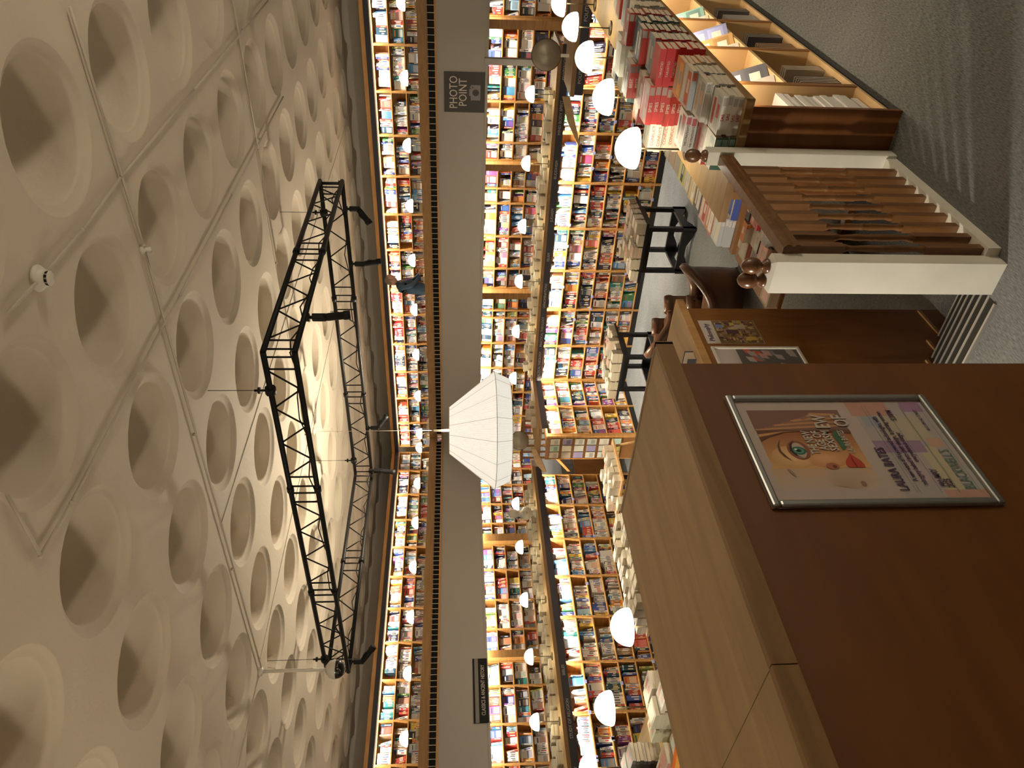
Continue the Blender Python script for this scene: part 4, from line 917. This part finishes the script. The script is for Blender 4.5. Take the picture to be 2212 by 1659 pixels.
# balustrade
bl = empty('balustrade', (0, 0, 0), label='oak turned balustrade with white posts at the edge of the carpeted platform', cat='balustrade')
def finial(x, y, z, s=1, name='finial'):
    m = MB(); m.lathe([(0, 0), (.029*s, 0), (.031*s, .006), (.027*s, .016), (.016*s, .024), (.014*s, .030), (.024*s, .036), (.032*s, .050), (.034*s, .068), (.030*s, .086), (.020*s, .100), (.007*s, .108), (0, .109)], c=(x, y, z), n=24); m.build(name, 'finial_wood', bl)
m = MB(); m.box(-1.542, -1.40, 2.492, 2.562, 0, .945); m.prism([(-1.542, 2.492), (-1.40, 2.492), (-1.40, 2.562), (-1.542, 2.562)], .945, .946)
m.quad([(-1.542, 2.492, .946), (-1.40, 2.492, .946), (-1.425, 2.515, .97), (-1.518, 2.515, .97)]); m.quad([(-1.40, 2.492, .946), (-1.40, 2.562, .946), (-1.425, 2.54, .97), (-1.425, 2.515, .97)]); m.quad([(-1.40, 2.562, .946), (-1.542, 2.562, .946), (-1.518, 2.54, .97), (-1.425, 2.54, .97)]); m.quad([(-1.542, 2.562, .946), (-1.542, 2.492, .946), (-1.518, 2.515, .97), (-1.518, 2.54, .97)]); m.quad([(-1.518, 2.515, .97), (-1.425, 2.515, .97), (-1.425, 2.54, .97), (-1.518, 2.54, .97)])
m.build('newel_post', 'white_paint', bl)
finial(-1.438, 2.527, .962, 1.0); finial(-1.503, 2.527, .962, 1.0)
m = MB(); m.box(-1.42, -1.35, 3.478, 3.548, 0, .96); m.build('newel_post', 'white_paint', bl, bevel=.004)
finial(-1.385, 3.513, .96)
m = MB(); m.box(-1.425, -1.365, 2.56, 3.485, 0, .055); m.build('base_rail', 'white_paint', bl)
m = MB(); pr = [(-.034, 0), (.034, 0), (.034, .014), (.026, .020), (.026, .030), (.034, .038), (.034, .052), (.022, .064), (-.022, .064), (-.034, .052), (-.034, .038), (-.026, .030), (-.026, .020), (-.034, .014)]
m.prism(pr, -3.485, -2.56, M=Matrix.Translation((-1.395, 0, .84)) @ Matrix.Rotation(PI/2, 4, 'X')); m.build('handrail', 'oak_turned', bl)
def baluster(y):
    m = MB(); s = .0175
    m.box(-1.395-s, -1.395+s, y-s, y+s, .055, .30); m.box(-1.395-s, -1.395+s, y-s, y+s, .64, .842)
    m.lathe([(.0165, .30), (.0175, .31), (.012, .325), (.011, .34), (.0145, .40), (.0155, .44), (.0125, .465), (.015, .47), (.015, .48), (.0125, .485), (.0145, .53), (.010, .60), (.011, .615), (.0175, .63), (.0165, .64)], c=(-1.395, y, 0), n=14)
    m.build('baluster', 'oak_turned', bl)
for k in range(9): baluster(2.60+.0955*k)

# corner stair opening: balustrade, sloping rail, carpeted treads
cs = empty('corner_stair', (0, 0, 0), label='corner staircase opening with brown side panel, sloping rail and blue grey treads', cat='staircase')
m = MB(); m.box(-10.42, -9.78, 10.95, 10.99, -1.2, .0); m.build('side_panel', 'dark_panel', cs)
for k in range(5):
    m = MB(); z = -1.2+.2*k; m.box(-9.86, -9.70+.0*k, 10.2+.12*k, 10.9, z, z+.18); m.build('tread', 'stair_carpet', cs, bevel=.03)
m = MB(); m.prism([(-9.75, .46), (-10.45, -.06), (-10.45, 0.0), (-9.75, .53)], -10.30, -10.24, M=Matrix.Rotation(PI/2, 4, 'X')); m.build('sloping_rail', 'shelf_oak', cs)
cb = empty('balustrade', (0, 0, 0), label='small wooden balustrade at the top of the corner stair opening', cat='balustrade')
m = MB(); m.box(-10.9, -9.75, 11.0, 11.05, .80, .85); m.build('handrail', 'mid_panel', cb)
m = MB(); m.box(-10.9, -9.75, 11.0, 11.05, .0, .05); m.build('base_rail', 'white_paint', cb)
for k in range(7):
    m = MB(); x = -10.85+.17*k; m.box(x, x+.03, 11.01, 11.04, .05, .80); m.build('baluster', 'mid_panel', cb)
# round convex mirrors
for x, y, z, r_, lb in ((-9.62, 10.25, .98, .17, 'round grey convex mirror standing on the corner ledge'), (-2.72, 10.2, 1.0, .19, 'round grey convex mirror standing on the politics ledge behind the lamps')):
    mr = empty('convex_mirror', (x, y, z), math.atan2(-x, y), label=lb, cat='mirror')
    M = Matrix.Rotation(PI/2, 4, 'X')
    m = MB(); m.lathe([(0, .07), (r_*.5, .058), (r_*.85, .03), (r_, 0)], n=28, M=M @ Matrix.Rotation(0, 4, 'X')); m.build('mirror_face', 'mirror_glass', mr)
    m = MB(); m.lathe([(r_, 0), (r_+.008, -.005), (r_, -.03), (0, -.035)], n=28, M=M); m.build('rim', 'brass_dark', mr)
    m = MB(); m.box(-.02, .02, .0, .03, -(z-.70), -r_*.9); m.build('bracket', 'plastic_white', mr)
# white posts framing the walkway gap beside politics
for x in (-3.30, -2.35):
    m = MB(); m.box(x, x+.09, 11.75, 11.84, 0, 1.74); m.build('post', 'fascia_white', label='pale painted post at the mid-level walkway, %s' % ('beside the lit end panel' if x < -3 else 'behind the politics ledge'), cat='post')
# glazed cabinet seen between the end panel and the back run
g = empty('glass_cabinet', (-3.37, 11.35, -1.2), label='pale framed glass fronted cabinet in the gap beside the lit end panel', cat='cabinet')
m = MB(); m.box(0, .36, .02, .34, 0, 1.72); m.build('carcass', 'mid_panel', g)
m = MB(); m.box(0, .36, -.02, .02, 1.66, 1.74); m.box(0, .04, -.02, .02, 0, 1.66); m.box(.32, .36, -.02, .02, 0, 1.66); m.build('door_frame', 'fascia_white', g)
m = MB(); m.box(.04, .32, .0, .006, 0, 1.66); m.build('pane', 'mirror_glass', g)

# plaster figure on the side ledge
pb = empty('plaster_figure', (-10.50, 9.22, .70), math.radians(-30), label='white plaster head and shoulders figure on the side ledge by the third lamp', cat='statue')
m = MB(); m.lathe([(0, 0), (.075, 0), (.08, .02), (.055, .05), (.05, .07), (.09, .11), (.13, .17), (.12, .23), (.06, .27), (.045, .31), (.06, .34), (.08, .38), (.085, .43), (.07, .48), (.03, .51), (0, .515)], n=22)
m.build('body', 'plaster_bust', pb)
m = MB(); m.tube((.10, 0, .19), (.17, -.02, .24), .035, .03, n=12); m.tube((.17, -.02, .24), (.10, -.03, .33), .03, .025, n=12); m.build('arm', 'plaster_bust', pb)
m = MB(); m.tube((0, -.075, .41), (0, -.105, .40), .014, .008, n=8); m.build('nose', 'plaster_bust', pb)

# ------------------------------------------------------------------ leather chairs on the sunken floor
def club_chair(x, y, rz, label, s=1.0):
    r = empty('club_chair', (x, y, -1.2), rz, label=label, cat='armchair', group='brown leather armchairs')
    r.scale = (s, s, s)
    m = MB(); m.box(-.27, .27, -.30, .22, .20, .40); m.build('seat', 'leather', r, bevel=.05)
    # curved back and arms swept round the seat, flaring at the top
    m = MB(); n_ = 26; ring = []
    for k in range(n_+1):
        t_ = -0.12*PI+1.24*PI*k/n_; h = .52+.26*max(0, math.sin(t_))**1.5; ca, sa = math.cos(t_), math.sin(t_)
        prof_ = [(.30, .14), (.31, .45), (.30, h-.10), (.325, h-.02), (.365, h+.01), (.405, h-.02), (.41, h-.07), (.385, h-.10), (.37, h-.14), (.37, .30), (.36, .12)]
        ring.append([(rr*ca, rr*sa*1.0-.02, z) for rr, z in prof_])
    i0 = len(m.v)
    for rg in ring: m.v += rg
    P_ = len(ring[0])
    for k in range(n_):
        for q in range(P_):
            m.f.append((i0+k*P_+q, i0+(k+1)*P_+q, i0+(k+1)*P_+(q+1) % P_, i0+k*P_+(q+1) % P_)); m.m.append(0); m.c.append((1, 1, 1)); m.sm.append(True)
    for rg, rev in ((0, False), (n_, True)):
        idx = [i0+rg*P_+q for q in range(P_)]; m.f.append(tuple(idx if not rev else idx[::-1])); m.m.append(0); m.c.append((1, 1, 1)); m.sm.append(False)
    m.build('backrest', 'leather', r)
    for sx in (-1, 1):
        m = MB(); M = Matrix.Translation((sx*.345, -.10, .52)) @ Matrix.Rotation(PI/2, 4, 'X')
        m.tube((sx*.345, -.34, .47), (sx*.36, -.10, .50), .065, .06, n=16); m.box(sx*.345-.045, sx*.345+.045, -.34, -.08, .14, .46); m.build('armrest', 'leather', r)
        for sy in (-1, 1):
            m = MB(); m.tube((sx*.27, sy*.25-.02, .16), (sx*.29, sy*.29-.02, 0), .022, .014, n=8); m.build('leg', 'oak_turned', r)
    return r
club_chair(-4.60, 7.35, math.radians(-75), 'brown leather armchair with rolled back, side on, behind the partition cabinet', 1.0)
club_chair(-5.85, 8.45, math.radians(150), 'worn brown leather armchair facing the other one, near the black table', 1.0)
club_chair(-6.1, 7.2, math.radians(20), 'brown leather armchair almost hidden behind the tall counter', .9)

# ------------------------------------------------------------------ person on the gallery
P = empty('person', (-8.13, 13.2, 2.0), math.radians(15), label='person in a dark blue jacket looking down, on the upper gallery by the back rail', cat='person')
def skin(name, verts, edges, mname, parent, sub=2):
    me = bpy.data.meshes.new(name); me.from_pydata([v[:3] for v in verts], edges, []); me.materials.append(MATS[mname])
    o = bpy.data.objects.new(name, me); COL.objects.link(o); o.parent = parent
    md = o.modifiers.new('skin', 'SKIN'); md.use_smooth_shade = True
    for i, v in enumerate(verts): o.data.skin_vertices[0].data[i].radius = (v[3], v[4] if len(v) > 4 else v[3])
    o.data.skin_vertices[0].data[0].use_root = True
    s_ = o.modifiers.new('sub', 'SUBSURF'); s_.levels = sub; s_.render_levels = sub
    return o
# body faces +X; x forward, y sideways
skin('body', [(0, 0, .84, .13, .16), (.02, 0, 1.0, .12, .15), (.05, 0, 1.18, .12, .17), (.09, 0, 1.30, .08, .15), (.12, 0, 1.37, .05), (.15, 0, 1.44, .055),
     (.07, .17, 1.26, .055), (.13, .21, 1.05, .045), (.27, .12, .92, .036), (.33, .08, .90, .02, .034), (.07, -.17, 1.26, .055), (.13, -.21, 1.05, .045), (.27, -.12, .92, .036), (.33, -.08, .90, .02, .034),
     (0, .10, .72, .085), (.02, .10, .42, .06), (0, .10, .08, .045), (.13, .11, .03, .035), (0, -.10, .72, .085), (.02, -.10, .42, .06), (0, -.10, .08, .045), (.13, -.11, .03, .035)],
     [(0, 1), (1, 2), (2, 3), (3, 4), (4, 5), (3, 6), (6, 7), (7, 8), (8, 9), (3, 10), (10, 11), (11, 12), (12, 13), (0, 14), (14, 15), (15, 16), (16, 17), (0, 18), (18, 19), (19, 20), (20, 21)], 'jacket', P)
m = MB(); M = Matrix.Translation((.19, 0, 1.475)) @ Matrix.Rotation(math.radians(35), 4, 'Y')
prh = [(0, -.125), (.035, -.12), (.06, -.09), (.072, -.04), (.078, .02), (.075, .07), (.05, .11), (.02, .125), (0, .127)]
m.lathe(prh, n=20, M=M @ Matrix.Scale(1.2, 4, (1, 0, 0))); m.tube(M @ Vector((.085, 0, .0)), M @ Vector((.112, 0, -.03)), .012, .016, n=8)
for s_ in (-1, 1): m.tube(M @ Vector((0, s_*.074, -.03)), M @ Vector((0, s_*.086, .02)), .012, .016, n=8)
m.build('head', 'skin', P)
m = MB(); m.lathe([(.078, -.03), (.084, .03), (.081, .075), (.056, .118), (.02, .134), (0, .135)], n=20, M=M @ Matrix.Translation((-.012, 0, 0)) @ Matrix.Rotation(math.radians(-22), 4, 'Y') @ Matrix.Scale(1.2, 4, (1, 0, 0))); m.build('hair', 'hair', P)
m = MB()
for s_ in (-1, 1): m.tube(M @ Vector((.088, s_*.028, .015)), M @ Vector((.094, s_*.028, .015)), .008, n=8)
m.build('eye', 'black', P)
m = MB(); m.tube(M @ Vector((.083, -.022, -.062)), M @ Vector((.083, .022, -.062)), .005, n=6); m.build('mouth', 'leather', P)
for s_ in (-1, 1):
    m = MB(); b0 = Vector((.35, s_*.075, .90))
    for q in range(4):
        o_ = Vector((0, (q-1.5)*.019, 0)); L_ = (.06, .07, .066, .052)[q]; m.tube(b0+o_, b0+o_+Vector((L_*.6, 0, -.012)), .0095, .009, n=8); m.tube(b0+o_+Vector((L_*.6, 0, -.012)), b0+o_+Vector((L_, 0, -.035)), .009, .007, n=8)
    m.tube(b0+Vector((-.02, -s_*.03, 0)), b0+Vector((.03, -s_*.055, -.012)), .011, .008, n=8); m.box(-.03, .02, -.036, .036, -.013, .013, M=Matrix.Translation(b0)); m.build('hand', 'skin', P)
